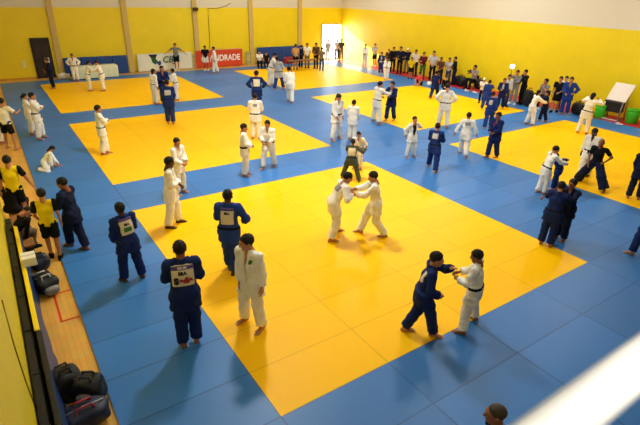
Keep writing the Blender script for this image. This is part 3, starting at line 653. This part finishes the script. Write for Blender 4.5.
# ------------------------------------------------------------------ the hall
XL, XR, YB, YN, ZT = -2.82, 23.5, 30.8, -7.2, 9.0
def wood_mat():
    m = bpy.data.materials.new('wood_boards'); m.use_nodes = True; nt = m.node_tree; N = nt.nodes; L = nt.links; b = N['Principled BSDF']
    b.inputs['Roughness'].default_value = .35
    g = N.new('ShaderNodeNewGeometry'); mp = N.new('ShaderNodeMapping'); mp.inputs['Rotation'].default_value = (0, 0, math.pi/2); L.new(g.outputs['Position'], mp.inputs[0])
    br = N.new('ShaderNodeTexBrick'); br.inputs['Scale'].default_value = 1; br.inputs['Brick Width'].default_value = 1.4; br.inputs['Row Height'].default_value = .09; br.inputs['Mortar Size'].default_value = .002
    br.inputs['Color1'].default_value = (*lin((240, 184, 84)), 1); br.inputs['Color2'].default_value = (*lin((232, 172, 72)), 1); br.inputs['Mortar'].default_value = (*lin((196, 136, 56)), 1)
    L.new(mp.outputs[0], br.inputs['Vector'])
    no = N.new('ShaderNodeTexNoise'); no.inputs['Scale'].default_value = 3; L.new(g.outputs['Position'], no.inputs['Vector'])
    mx = N.new('ShaderNodeMix'); mx.data_type = 'RGBA'; mx.blend_type = 'MULTIPLY'; mx.inputs[0].default_value = .35
    L.new(br.outputs['Color'], mx.inputs[6]); L.new(no.outputs['Color'], mx.inputs[7]); L.new(mx.outputs[2], b.inputs['Base Color'])
    return m
def wall_mat(name, paint):
    """yellow paint up to 4.05 m, off white above"""
    m = bpy.data.materials.new(name); m.use_nodes = True; nt = m.node_tree; N = nt.nodes; L = nt.links; b = N['Principled BSDF']
    b.inputs['Roughness'].default_value = .45
    g = N.new('ShaderNodeNewGeometry'); sp = N.new('ShaderNodeSeparateXYZ'); L.new(g.outputs['Position'], sp.inputs[0])
    gt = N.new('ShaderNodeMath'); gt.operation = 'GREATER_THAN'; gt.inputs[1].default_value = 4.05; L.new(sp.outputs[2], gt.inputs[0])
    no = N.new('ShaderNodeTexNoise'); no.inputs['Scale'].default_value = 1.3; no.inputs['Detail'].default_value = 6; L.new(g.outputs['Position'], no.inputs['Vector'])
    c = lin(paint); mx = N.new('ShaderNodeMix'); mx.data_type = 'RGBA'; mx.inputs[6].default_value = (*[v*.92 for v in c], 1); mx.inputs[7].default_value = (*[min(1, v*1.08) for v in c], 1); L.new(no.outputs['Fac'], mx.inputs[0])
    m2 = N.new('ShaderNodeMix'); m2.data_type = 'RGBA'; L.new(gt.outputs[0], m2.inputs[0]); L.new(mx.outputs[2], m2.inputs[6]); m2.inputs[7].default_value = (*lin((214, 206, 186)), 1)
    L.new(m2.outputs[2], b.inputs['Base Color']); return m
YEL = wall_mat('yellow_wall_paint', (232, 206, 12))
WHITE = mat('white_paint', (235, 233, 226), .5)
def B(x0, x1, y0, y1, z0, z1): return MB().box(((x0+x1)/2, (y0+y1)/2, (z0+z1)/2), (x1-x0, y1-y0, z1-z0))
struct(B(XL-.2, XR+.2, YN-.2, YB+.2, -.25, ZF).build('floor', wood_mat()))
DX0, DX1, DZ = 21.5, 23.42, 2.75
w = MB()
for a in ((XL-.2, DX0, ZF, ZT), (DX1, XR+.2, ZF, ZT), (DX0, DX1, DZ, ZT)): w.box(((a[0]+a[1])/2, YB+.1, (a[2]+a[3])/2), (a[1]-a[0], .2, a[3]-a[2]))
struct(w.build('wall_back', YEL))
struct(B(XR, XR+.2, YN, YB, ZF, ZT).build('wall_right', YEL))
struct(B(XL-.2, XL, YN, YB, ZF, ZT).build('wall_left', YEL))
struct(B(XL-.2, XR+.2, YN-.2, YN, ZF, ZT).build('wall_front', YEL))
struct(B(XL-.2, XR+.2, YN-.2, YB+.2, ZT, ZT+.2).build('ceiling', WHITE))
fr = MB()
for a in ((DX0-.08, DX0, ZF, DZ), (DX1, DX1+.07, ZF, DZ), (DX0-.08, DX1+.07, DZ, DZ+.08)): fr.box(((a[0]+a[1])/2, YB-.0, (a[2]+a[3])/2), (a[1]-a[0], .24, a[3]-a[2]))
struct(fr.build('trim_1', mat('door_frame', (210, 196, 150), .5)))
struct(B(XL-10, XR+40, YB+.2, YB+60, -.3, ZF-.01).build('ground', mat('outdoor_paving', (214, 208, 196), .9, .1, 2)))
PIL = mat('pilaster_paint', (196, 170, 96), .6, .06, 3)
for i, x in enumerate((1.55, 5.85, 10.6, 14.95, 19.3)):
    struct(MB().box((x, YB-.06, (ZF+6.4)/2), (.36, .12, 6.4-ZF), bev=.01).build('trim_%d' % (i+2), PIL))
struct(B(XL, XR, YB-.02, YB, ZF, ZF+.09).build('baseboard_back', mat('baseboard_paint', (196, 138, 40), .5)))
# mats
XM = -1.93
def slab(name, rects, m, z1=0.0, z0=ZF):
    b = MB()
    for x0, x1, y0, y1 in rects: b.box(((x0+x1)/2, (y0+y1)/2, (z0+z1)/2), (x1-x0, y1-y0, z1-z0))
    return b.build(name, m)
XS = [(0., 8.), (12.23, 20.35)]; YS = [(0., 8.), (10.14, 18.14), (20.27, 28.27)]
xe = [XM, 0, 8, 12.23, 20.35, 22.05]; ye = [-6.5, 0, 8, 10.14, 18.14, 20.27, 28.27, 29.6]
rects = []
for j in range(7):
    if j % 2 == 0: rects.append((XM, 22.05, ye[j], ye[j+1]))
    else: rects += [(xe[i], xe[i+1], ye[j], ye[j+1]) for i in (0, 2, 4)]
struct(tag(slab('floor', rects, tile_mat('blue_mat', (48, 112, 180), .13, .40, spec=.30)), 'blue judo mats laid all around the six yellow squares', 'mat'))
names = {(0, 0): 'large yellow mat square in front, where most near judoka stand', (0, 1): 'yellow mat square at left behind the front one', (0, 2): 'far left yellow mat square below the black door and white banner',
         (1, 0): 'yellow mat square at right edge of the photo, before the green bins', (1, 1): 'yellow mat square in the middle of the right row', (1, 2): 'farthest yellow mat square in front of the bright doorway'}
for i in (0, 1):
    for j in (0, 1, 2):
        m = tile_mat('yellow_mat_%d%d' % (i, j), (252, 191, 0), .05, .42, spec=.10, ox=XS[i][0], oy=YS[j][0], dark=.78, seam=.012)
        tag(slab('judo_mat', [(*XS[i], *YS[j])], m), names[i, j], 'mat', 'yellow contest squares')
tag(slab('judo_mat', [(22.05, 23.48, -6.5, 29.6)], tile_mat('red_mat', (186, 30, 40), .1, .4, 1.5, 1.0, ox=22.05)), 'long strip of red mats along the right wall', 'mat')
mk = MB()
for x0, x1, y0, y1 in ((-2.27, -2.23, 3.95, 4.98), (-2.27, XM-.02, 3.95, 3.99), (-2.27, XM-.02, 4.94, 4.98)): mk.box(((x0+x1)/2, (y0+y1)/2, ZF+.002), (x1-x0, y1-y0, .004))
tag(mk.build('floor_marking', mat('red_floor_paint', (206, 52, 22), .5)), 'red painted rectangle outline on the wooden floor at left', 'marking')

# ------------------------------------------------------------------ along the far wall
YW = YB-.03
def flat_text(txt, size, x, y, z, m, parent, shear=0., bold=.0, sx=1., name='lettering'):
    V, Fs = text_mesh(txt, size, shear, bold)
    return mesh_np(name, np.stack([V[:, 0]*sx+x, np.full(len(V), y), V[:, 1]+z], 1), Fs, m, parent, smooth=False)
d = empty('door_1', (.66, YB-.04, ZF)); struct(d)
DK = mat('dark_door', (34, 24, 22), .45, .15, 5)
struct(MB().box((0, 0, 1.15), (.92, .06, 2.3), bev=.01).build('door_leaf', DK, d))
f_ = MB(); f_.box((-.49, 0, 1.18), (.07, .1, 2.37)); f_.box((.49, 0, 1.18), (.07, .1, 2.37)); f_.box((0, 0, 2.34), (1.05, .1, .07)); f_.build('door_frame', mat('dark_frame', (24, 18, 18), .4), d)
p_ = MB()
for x in (-.22, .22):
    for z in (.55, 1.6): p_.box((x, -.035, z), (.32, .02, .8), bev=.008)
p_.build('door_panel', mat('door_panel', (48, 32, 28), .5), d)
MB().tube([(.36, -.05, 1.05), (.36, -.10, 1.05), (.26, -.10, 1.05)], .012).build('door_handle', mat('steel', (170, 170, 172), .3, metal=1), d)
tag(MB().box((.86, YB-.13, 1.02), (.24, .012, .30)).build('paper_notice', mat('paper', (240, 240, 236), .8)), 'white paper notice on the black door in the far wall', 'sign')
tag(MB().box((-.42, YB-.02, .85), (.22, .03, .42), bev=.008).build('wall_plate', mat('pale_plate', (226, 216, 140), .5)), 'small pale plate on the far wall left of the black door', 'plate')
BLUEP = mat('blue_vinyl', (26, 66, 134), .45, .08, 2)
def padded(x0, x1, z1, label, n):
    r = empty('wall_pad', ((x0+x1)/2, YW-.16, ZF)); tag(r, label, 'panel'); wd = (x1-x0)/n
    for i in range(n): MB().box((-(x1-x0)/2+wd*(i+.5), 0, z1/2), (wd-.015, .14, z1), bev=.03).build('pad', BLUEP, r)
    return r
padded(1.72, 5.6, 1.16, 'blue padded panel on the far wall beside the black door', 4)
padded(15.3, 19.55, 1.26, 'blue padded panel on the far wall behind the officials', 4)
def banner(x0, x1, z1, m, label):
    r = empty('banner', ((x0+x1)/2, YW-.20, ZF)); tag(r, label, 'banner'); W_ = x1-x0
    MB().box((0, 0, z1/2+.02), (W_, .02, z1-.04)).build('banner_sheet', m, r)
    b = MB()
    for x in (-W_/2, W_/2): b.tube([(x, .02, 0), (x, .02, z1)], .018)
    b.tube([(-W_/2, .02, z1), (W_/2, .02, z1)], .018); b.build('banner_frame', mat('banner_frame', (190, 186, 174), .5), r)
    return r
GR = mat('logo_green', (24, 92, 52), .6); BK = mat('logo_black', (26, 26, 28), .6); BL = mat('logo_blue', (40, 50, 130), .6); WI = mat('print_white', (244, 240, 232), .6)
wb = banner(6.25, 10.05, 1.16, mat('banner_white', (226, 226, 206), .6, .05, 2), 'white banner with green letters and an emblem on the far wall')
e = MB(); e.poly([(-1.15, -.014, 1.12), (-.53, -.014, 1.12), (-.69, -.014, .82), (-.93, -.014, .82)], [(0, 1, 2, 3)]); e.build('emblem', BK, wb)
e = MB(); e.poly([(-.98, -.016, .86), (-.73, -.016, .92), (-.51, -.016, .62), (-.73, -.016, .44), (-.93, -.016, .6)], [(0, 1, 2, 3, 4)]); e.build('emblem', GR, wb)
e = MB(); e.poly([(-.63, -.018, .56), (-.37, -.018, .72), (-.31, -.018, .50), (-.45, -.018, .32)], [(0, 1, 2, 3)]); e.build('emblem', BL, wb)
flat_text('CBJ', .60, .28, -.015, .68, GR, wb, shear=.2, bold=.012)
rb = banner(10.35, 14.05, 1.24, mat('banner_red', (206, 66, 26), .6, .06, 2), 'orange red banner with white lettering on the far wall')
e = MB(); n = 20; e.poly([(-1.2+.24*math.cos(2*math.pi*i/n), -.014, .66+.26*math.sin(2*math.pi*i/n)) for i in range(n)], [tuple(range(n))]); e.build('emblem', WI, rb)
flat_text('ANDRADE', .60, .42, -.015, .66, WI, rb, bold=.016, sx=.86)
BG = mat('beige_board', (190, 176, 110), .7, .12, 5)
for x, lb in ((10.22, 'narrow beige board between the white and the red banner'), (14.62, 'beige board on the far wall right of the red banner')):
    r = empty('board', (x, YW-.09, ZF)); tag(r, lb, 'board')
    MB().box((0, 0, .5), (.5, .04, 1.0), bev=.01).build('board_face', BG, r)
    b = MB(); [b.box((q, -.03, .5), (.04, .03, 1.0)) for q in (-.16, .16)]; b.box((0, -.03, .86), (.5, .03, .05)); b.box((0, -.03, .2), (.5, .03, .05)); b.build('batten', mat('batten', (160, 146, 84), .7), r)
# camera box and cable high on the wall
r = empty('wall_speaker', (10.62, YB-.13, 3.95)); tag(r, 'small dark loudspeaker high on the far wall pilaster', 'speaker')
MB().box((0, -.12, 0), (.34, .26, .24), bev=.03).build('housing', mat('dark_plastic', (60, 44, 28), .5), r); MB().tube([(0, .12, 0), (0, 0, 0)], .03).build('bracket', mat('steel', (170, 170, 172), .3, metal=1), r)
def onwall(px, py): q = ray(px, py); t = (YB-.03-CAM[1])/q[1]; return tuple(CAM+q*t)
tag(MB().tube([onwall(*a) for a in ((231, 3), (226, 6), (217, 8.5), (208, 8.5), (208.5, 20), (209.5, 34), (210, 50))], .02, 8).build('wall_cable', mat('cable_grey', (120, 96, 40), .6), smooth=True), 'thin cable hanging down the far wall to the red banner', 'cable')
# tables
def table(x, y, w_, d_, label, top, cloth_=None, rz=0., h=.74):
    r = empty('table', (x, y, ZF if y > 29.6 else 0), rz); tag(r, label, 'table')
    MB().box((0, 0, h-.02), (w_, d_, .04), bev=.01).build('tabletop', top, r)
    for sx in (-1, 1):
        for sy in (-1, 1): MB().tube([(sx*(w_/2-.08), sy*(d_/2-.07), 0), (sx*(w_/2-.08), sy*(d_/2-.07), h-.04)], .022).build('leg', mat('dark_steel', (50, 46, 44), .4), r)
    return r
q = G(96.5, 76.5); table(q[0], 29.3, 2.3, .7, 'low table under a pale cloth at the far wall, behind two gripping judoka', WHITE)
def drape(x, y, w_, d_, h, m, label):
    n = 60; per = []; vs = []; fs = []
    P4 = [(-w_/2, -d_/2), (w_/2, -d_/2), (w_/2, d_/2), (-w_/2, d_/2)]
    for s in range(4):
        a, b = P4[s], P4[(s+1) % 4]; k_ = 24 if s % 2 == 0 else 10
        per += [(a[0]+(b[0]-a[0])*i/k_, a[1]+(b[1]-a[1])*i/k_) for i in range(k_)]
    N_ = len(per)
    for j, z in enumerate((h, h-.02, h*.6, .06)):
        for i, (px, py) in enumerate(per):
            o = 1+(.015 if j else 0)+(.03*math.sin(i*1.7)*(j/3) if j > 1 else 0); vs.append((px*o, py*(o+.02*(j > 0)), z))
    for j in range(3): fs += [(j*N_+i, (j+1)*N_+i, (j+1)*N_+(i+1) % N_, j*N_+(i+1) % N_) for i in range(N_)]
    fs.append(tuple(range(N_)))
    return tag(mesh_np('tablecloth', vs, fs, m, loc=(x, y, 0)), label, 'tablecloth')
drape(q[0], 29.3, 2.36, .76, .755, mat('pale_cloth', (214, 222, 190), .85, .06, 4), 'pale tablecloth draped over the low table at the far wall')
q = (G(297, 71)+G(316, 71.5))/2
table(q[0], q[1]+.5, 2.4, .55, 'brown officials table with thin legs near the bright doorway', mat('table_dark', (120, 84, 48), .5))
q = G(285.5, 62.5); r = empty('sports_bag', (q[0], 29.9, ZF)); 
def bag(name, loc, dims, rz, col, label, straps=True, cat='bag', pocket=None, trim=None, tilt=0.):
    r = bpy.data.objects.get('none') or empty(name, loc, rz); tag(r, label, cat); a, b, c = dims
    def f(P):
        q = np.abs(P-np.array((0, 0, c*.5), F32))/np.array((a*.5, b*.5, c*.5), F32); p = 3.2
        d = ((q**p).sum(1)**(1/p)-1)*min(a, b, c)*.5
        d = d+.018*np.sin(P[:, 0]*17+2)*np.sin(P[:, 1]*15+1)*np.sin(P[:, 2]*16+.5)
        return np.maximum(d, .002-P[:, 2])
    V, Q = surfnet(f, (-a*.6, -b*.6, 0), (a*.6, b*.6, c*1.12), max(a, b, c)/26); V[:, 1] += tilt*V[:, 2]
    mesh_np('bag_body', V, Q, mat('nylon_'+col, C_[col], .5, .25, 14, .4, .4), r)
    if pocket:
        def g(P): return (((np.abs(P-np.array((0, -b*.44, c*.36), F32))/np.array((a*.34, b*.22, c*.26), F32))**3).sum(1)**(1/3)-1)*min(a*.34, b*.22, c*.26)
        V, Q = surfnet(g, (-a*.4, -b*.7, 0), (a*.4, 0, c*.7), max(a, c)/30); V[:, 1] += tilt*V[:, 2]; mesh_np('pocket', V, Q, mat('nylon_'+pocket, C_[pocket], .5, .2, 14), r)
    if straps:
        for s in (-1, 1):
            MB().tube([(s*a*.22, s*b*.30+tilt*c*.8, c*.86), (s*a*.16, s*b*.16+tilt*c, c*1.12), (-s*a*.16, s*b*.16+tilt*c, c*1.12), (-s*a*.22, s*b*.30+tilt*c*.8, c*.86)], .016, 8).build('strap', mat('nylon_'+(trim or 'black'), C_[trim or 'black'], .6), r, smooth=True)
        MB().tube([(-a*.42, tilt*c*.9, c*.93), (0, tilt*c, c*1.0), (a*.42, tilt*c*.9, c*.93)], .008, 6).build('zip', mat('zip_grey', (150, 150, 152), .3), r, smooth=True)
    return r
bpy.data.objects.remove(r)
bag('sports_bag', (q[0], 29.9, ZF), (1.0, .4, .55), 0, 'red', 'red sports bag on the floor before the far blue panel')
qq = G(64, 78); bag('sports_bag', (qq[0], 30.0, ZF), (.7, .35, .34), 0, 'white', 'white bag on the floor at the far wall beside the black door', trim='lightgrey')

# ------------------------------------------------------------------ along the right wall
STEEL = mat('steel', (170, 170, 172), .3, metal=1); BLKP = mat('black_plastic', (24, 24, 26), .5); GREEN = mat('green_plastic', (62, 186, 30), .4, .06, 5)
q = G(616, 122.5)
def bin_(px, py, label):
    b = G(px, py); r = empty('waste_bin', (b[0], b[1], 0)); tag(r, label, 'bin', 'green bins')
    MB().lathe([(.24, 0), (.26, .03), (.275, .40), (.285, .62), (.265, .62), (.25, .1)]).build('bin_body', GREEN, r, smooth=True)
    MB().lathe([(.285, .58), (.305, .60), (.305, .65), (.28, .66), (.262, .62)]).build('rim', GREEN, r, smooth=True)
    b2 = MB(); [b2.tube([(.285*math.cos(a+o), .285*math.sin(a+o), .48) for o in np.linspace(-.3, .3, 6)], .018) for a in (0, math.pi)]; b2.build('handle', GREEN, r, smooth=True)
bin_(599, 117.5, 'green bin left of the white tilted table at the right wall'); bin_(630.5, 123, 'green bin right of the white tilted table at the right wall')
qa, qb = G(600.5, 118.5), G(617, 122); ctr = (qa+qb)/2; dirx = unit(qb-qa); ang = math.atan2(dirx[1], dirx[0]); Wt = float(np.linalg.norm(qb-qa))
r = empty('folding_table', (ctr[0], ctr[1], 0), ang); tag(r, 'white table top tilted up on a metal trolley at the right wall', 'table')
for s in (-1, 1):
    MB().tube([(s*Wt/2, 0, .03), (s*Wt/2, .05, .95)], .03).build('leg', STEEL, r, smooth=True); MB().tube([(s*Wt/2, .62, .03), (s*Wt/2, .5, 1.25)], .03).build('leg', STEEL, r, smooth=True)
    MB().tube([(s*Wt/2, -.02, .05), (s*Wt/2, .65, .05)], .025).build('side_rail', STEEL, r, smooth=True)
MB().tube([(-Wt/2, 0, .05), (Wt/2, 0, .05)], .03).build('cross_bar', mat('pale_metal', (206, 204, 200), .4), r, smooth=True)
for s in (-1, 1): MB().tube([(s*Wt/2-.02, 0, .02), (s*Wt/2+.02, 0, .02)], .045, 14).build('caster', BLKP, r)
Rm = Matrix.Rotation(math.radians(50), 3, 'X')
MB().box((0.05, .34, 1.32), (Wt*1.15, .98, .045), Rm, .01).build('tabletop', mat('white_board', (226, 214, 204), .5), r)
MB().box((0, .22, .66), (Wt*.96, .40, .52), bev=.02).build('storage_box', BLKP, r)
MB().box((0, .15, .90), (Wt*1.02, .5, .06), bev=.01).build('shelf', mat('shelf_dark', (52, 46, 46), .5), r)
def chair(loc, rz, h, label):
    r = empty('chair', loc, rz); tag(r, label, 'chair')
    MB().box((0, 0, h-.02), (.42, .42, .04), bev=.015).build('seat', BLKP, r)
    MB().box((0, -.20, h+.30), (.40, .03, .28), Matrix.Rotation(math.radians(8), 3, 'X'), .012).build('backrest', BLKP, r)
    for x in (-.18, .18):
        MB().tube([(x, .18, 0), (x, .17, h-.04)], .014).build('leg', STEEL, r, smooth=True); MB().tube([(x, -.22, 0), (x, -.17, h-.04), (x, -.21, h+.42)], .014).build('leg', STEEL, r, smooth=True)
sl = {'photographer in': 'black chair under the seated photographer at the right wall', 'person in grey shirt seated': 'black chair at the right wall under the person in grey shirt',
      'person in white shirt seated': 'black chair at the far blue panel under the person in white shirt', 'person in black seated': 'black chair at the far blue panel under the person in black'}
for (b, th, h, lb) in SEATS:
    for k_, v_ in sl.items():
        if lb.startswith(k_): chair((b[0], b[1], b[2]), th, h, v_)
for lb, (b, th, h, _) in {s[3]: s for s in SEATS}.items():
    if 'vest' in lb: v0 = b
    if 'khaki' in lb: v1 = b; hb = h
bx = -2.52; bl = v0[1]-v1[1]+1.0
r = empty('bench', (bx, (v0[1]+v1[1])/2, ZF)); tag(r, 'low wooden bench along the left wall under the two sitting people', 'bench'); hb = min(hb, SEATS[0][2])
MB().box((0, 0, hb-.025), (.36, bl, .05), bev=.01).build('seat', mat('bench_wood', (150, 100, 48), .5, .15, 6), r)
for y in (-bl/2+.2, bl/2-.2): MB().box((0, y, (hb-.05)/2), (.30, .06, hb-.05)).build('leg', mat('bench_leg', (70, 60, 50), .5), r)
# photographer's camera
def still_camera(p, rz, label):
    r = empty('camera', p, rz); tag(r, label, 'camera')
    MB().box((0, 0, 0), (.15, .07, .10), bev=.015).build('camera_body', BLKP, r); MB().tube([(0, .03, 0), (0, .20, 0)], .042, 16).build('lens', BLKP, r, smooth=True); MB().box((0, 0, .065), (.06, .06, .04), bev=.01).build('viewfinder', BLKP, r)
for (lb, p, th) in CAMS: still_camera(p, th, lb)
# bags and shoes on the red strip
def gbag(px, py, *a, **k): q = G(px, py); return bag('sports_bag', (q[0], q[1], 0), *a, **k)
gbag(460, 85.5, (1.1, .6, .6), 1.2, 'black', 'black holdall on the red strip left of the seated photographer')
gbag(479, 89, (.8, .5, .6), 1.3, 'black', 'black bag on the red strip right of the seated photographer', pocket='darknavy')
gbag(526.5, 106, (.5, .4, .85), 1.3, 'black', 'upright black bag against the right wall beside the grey tracksuit', pocket='black')
gbag(577, 114.5, (.7, .45, .6), 1.3, 'black', 'black bag on the red strip right of the blue judoka')
gbag(429, 85.5, (.38, .26, .24), .6, 'white', 'white bag on the mat edge beside the child in red', trim='lightgrey')
def sandal(px, py, rz, m, label):
    q = G(px, py); 
    for o in (-.08, .08):
        r = empty('sandal', (q[0]+o*math.cos(rz), q[1]+o*math.sin(rz), 0), rz); tag(r, label, 'sandal', label)
        MB().box((0, 0, .02), (.10, .28, .04), bev=.015).build('sole', m, r); MB().tube([(-.05, .05, .03), (0, .05, .09), (.05, .05, .03)], .022, 8).build('strap', m, r, smooth=True)
LS = mat('pale_rubber', (226, 214, 210), .6)
sandal(466.5, 90.8, .6, LS, 'pale sandal of the pair on the red strip below the photographer'); sandal(474.5, 92.6, .8, LS, 'pale sandal of the pair on the red strip right of the photographer'); sandal(536.5, 108.6, .9, LS, 'pale sandal of the pair on the red strip beside the tracksuit'); sandal(619, 124.4, .9, LS, 'pale sandal of the pair on the red strip before the tilted table')
# glowing disc on a stand, made up for a glare spot
q = ray(512.5, 66.5); t = (23.1-CAM[0])/q[0]; lp = CAM+q*t
r = empty('glare_disc', (lp[0], lp[1], 0)); tag(r, 'bright round disc for a glare spot at the right wall above the grey tracksuit', 'glare_disc')
MB().tube([(0, 0, 0.02), (0, 0, lp[2]-.1)], .02).build('pole', BLKP, r, smooth=True); MB().lathe([(.22, 0), (.22, .02), (.03, .04)]).build('base', BLKP, r)
hd = empty('tmp', (0, 0, 0)); bpy.data.objects.remove(hd)
aim = math.atan2(CAM[1]-lp[1], CAM[0]-lp[0])
o = MB().lathe([(.05, -.13), (.10, -.08), (.135, 0), (.125, 0), (.07, -.05)]).build('glare_shell', STEEL, r, smooth=True); o.location = (0, 0, lp[2]); o.rotation_euler = (0, math.radians(80), aim)
o = MB().lathe([(.12, -.012), (.12, -.004), (.01, 0)]).build('glare_face', emis('glare_glow', (255, 252, 244), 14), r, smooth=True); o.location = (0, 0, lp[2]); o.rotation_euler = (0, math.radians(80), aim)

# ------------------------------------------------------------------ along the left wall
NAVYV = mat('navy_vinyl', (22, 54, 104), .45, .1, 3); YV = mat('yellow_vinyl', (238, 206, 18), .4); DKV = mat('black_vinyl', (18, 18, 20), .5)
def leaning(y0, y1, xb, xt, h, face, edge, label):
    n = 24; r = empty('floor_pad', (0, (y0+y1)/2, ZF)); tag(r, label, 'pad'); vs = []; fs = []
    th = .06
    for i in range(n+1):
        y = -(y1-y0)/2+(y1-y0)*i/n; wv = .018*math.sin(y*3.1+1); dx = .02*math.sin(y*2.2)
        vs += [(xb+wv, y, 0), (xt, y, h), (xt-th, y, h), (xb-th+wv, y, 0)]
    for i in range(n): a = i*4; fs += [(a, a+4, a+5, a+1), (a+1, a+5, a+6, a+2), (a+2, a+6, a+7, a+3), (a+3, a+7, a+4, a)]
    fs += [(0, 1, 2, 3), (n*4+3, n*4+2, n*4+1, n*4)]
    mesh_np('pad_body', vs, fs, face, r, smooth=False)
    L_ = (y1-y0); MB().box((xt-th/2, 0, h+.006), (th+.014, L_, .03), bev=.008).build('edge_strip', edge, r)
leaning(3.0, 7.3, -2.50, -2.58, .62, NAVYV, YV, 'blue pad with a yellow top edge standing along the left wall')
leaning(-1.5, 2.96, -2.47, -2.56, .62, NAVYV, DKV, 'dark blue pad with a black top edge along the left wall, nearest the camera')
r = empty('floor_pad', (-2.735, 3.2, ZF)); tag(r, 'narrow black filler for the shade between the left wall and the blue pads', 'pad')  # black block added to darken the shaded gap behind the pads
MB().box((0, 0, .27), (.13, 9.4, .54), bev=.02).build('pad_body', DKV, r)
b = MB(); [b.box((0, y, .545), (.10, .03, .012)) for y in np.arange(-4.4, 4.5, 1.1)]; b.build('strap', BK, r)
q = G(31.5, 263, .60); r = empty('paper_box', (-2.50, q[1], .605)); tag(r, 'small white carton resting on the blue pad at left', 'box')
MB().box((0, 0, .09), (.24, .30, .17), bev=.006).build('carton', mat('carton_white', (226, 220, 204), .8), r); MB().box((0, 0, .178), (.245, .05, .004)).build('tape', mat('tape', (200, 190, 160), .5), r)
def wbag(px, py, *a, **k): q = G(px, py, ZF); return bag('sports_bag', (q[0], q[1], ZF), *a, **k)
wbag(47, 290, (.40, .56, .34), .3, 'black', 'black bag on the wooden floor above the red outline', pocket='grey', trim='lightgrey')
wbag(42, 268, (.34, .44, .30), .1, 'darknavy', 'dark bag at the feet of the nearer yellow shirt')
wbag(70, 396, (.44, .40, .46), .2, 'black', 'black bag on the wooden floor at lower left, left of the backpack', tilt=.1)
wbag(93, 398, (.42, .36, .44), -.5, 'black', 'shiny black backpack overlapping the mat edge at lower left', pocket='grey', tilt=-.1)
wbag(88, 424, (.60, .40, .34), .1, 'darknavy', 'dark blue bag with red straps at the bottom left corner', trim='red')
def onleft(px, py): q = ray(px, py); t = (XL+.012-CAM[0])/q[0]; return tuple(CAM+q*t)
tag(MB().tube([onleft(2, 300), onleft(14, 345), onleft(26, 382), onleft(40, 419), onleft(60, 470)], .008, 6).build('wall_cable', mat('cable_olive', (110, 84, 18), .6), smooth=True), 'thin cable running down the left wall', 'cable')

# ------------------------------------------------------------------ the gallery the photo was taken from
c0 = CAM+ray(603.5, 391)*.56
struct(B(XL, XR, YN, -3.98, 3.72, 3.9).build('floor_gallery', mat('gallery_floor', (74, 34, 36), .6)))
r = empty('handrail', (0, c0[1], 3.9)); tag(r, 'white painted handrail close to the camera at the bottom right corner', 'handrail')
MB().tube([(XL+.05, 0, c0[2]-3.9), (8, 0, c0[2]-3.9)], .026, 24).build('rail', mat('white_gloss', (250, 250, 248), .35), r, smooth=True)
for x in (XL+.1, 1.5, 4.5, 7.9): MB().tube([(x, 0, 0), (x, 0, c0[2]-3.9)], .02, 12).build('post', mat('white_gloss', (250, 250, 248), .35), r, smooth=True)

# ------------------------------------------------------------------ light
W = bpy.data.worlds.new('World'); S.world = W; W.use_nodes = True
W.node_tree.nodes['Background'].inputs[0].default_value = (1, .98, .95, 1); W.node_tree.nodes['Background'].inputs[1].default_value = 12
def area(x, y, z, sx, sy, e, col=(.98, 1, .95)):
    l = bpy.data.lights.new('ceiling_and_fill_light', 'AREA'); l.shape = 'RECTANGLE'; l.size = sx; l.size_y = sy; l.energy = e; l.color = col
    o = bpy.data.objects.new('ceiling_and_fill_light', l); COL.objects.link(o); o.location = (x, y, z)
for x, y, e in ((4, 8.0, 740), (9, 4.0, 270), (4, 21, 260), (13, 14, 430), (12, 25, 300), (18, 5, 380), (19, 14, 460), (19.5, 24, 360)):
    area(x, y, ZT-.15, .9, .9, e)
area(2.5, 1.0, ZT-.15, .9, .9, 110)  # weak fill light added to brighten the near mats
area(-1.5, -4.9, 6.5, .3, .3, 64)  # added fill beside the camera that whitens the handrail, below the ceiling
s = bpy.data.lights.new('sun', 'SUN'); s.energy = 45; s.angle = math.radians(1.5); s.color = (1, .96, .88)
so = bpy.data.objects.new('sun', s); COL.objects.link(so); so.rotation_euler = Vector((.30, -1, -.36)).to_track_quat('-Z', 'Y').to_euler(); so.location = (15, 45, 12)
V_ = S.view_settings; V_.view_transform = 'Standard'; V_.look = 'None'; V_.gamma = 1; V_.exposure = 0.0; V_.use_curve_mapping = False
S.cycles.use_denoising = True
S.cycles.max_bounces = 6; S.cycles.diffuse_bounces = 4
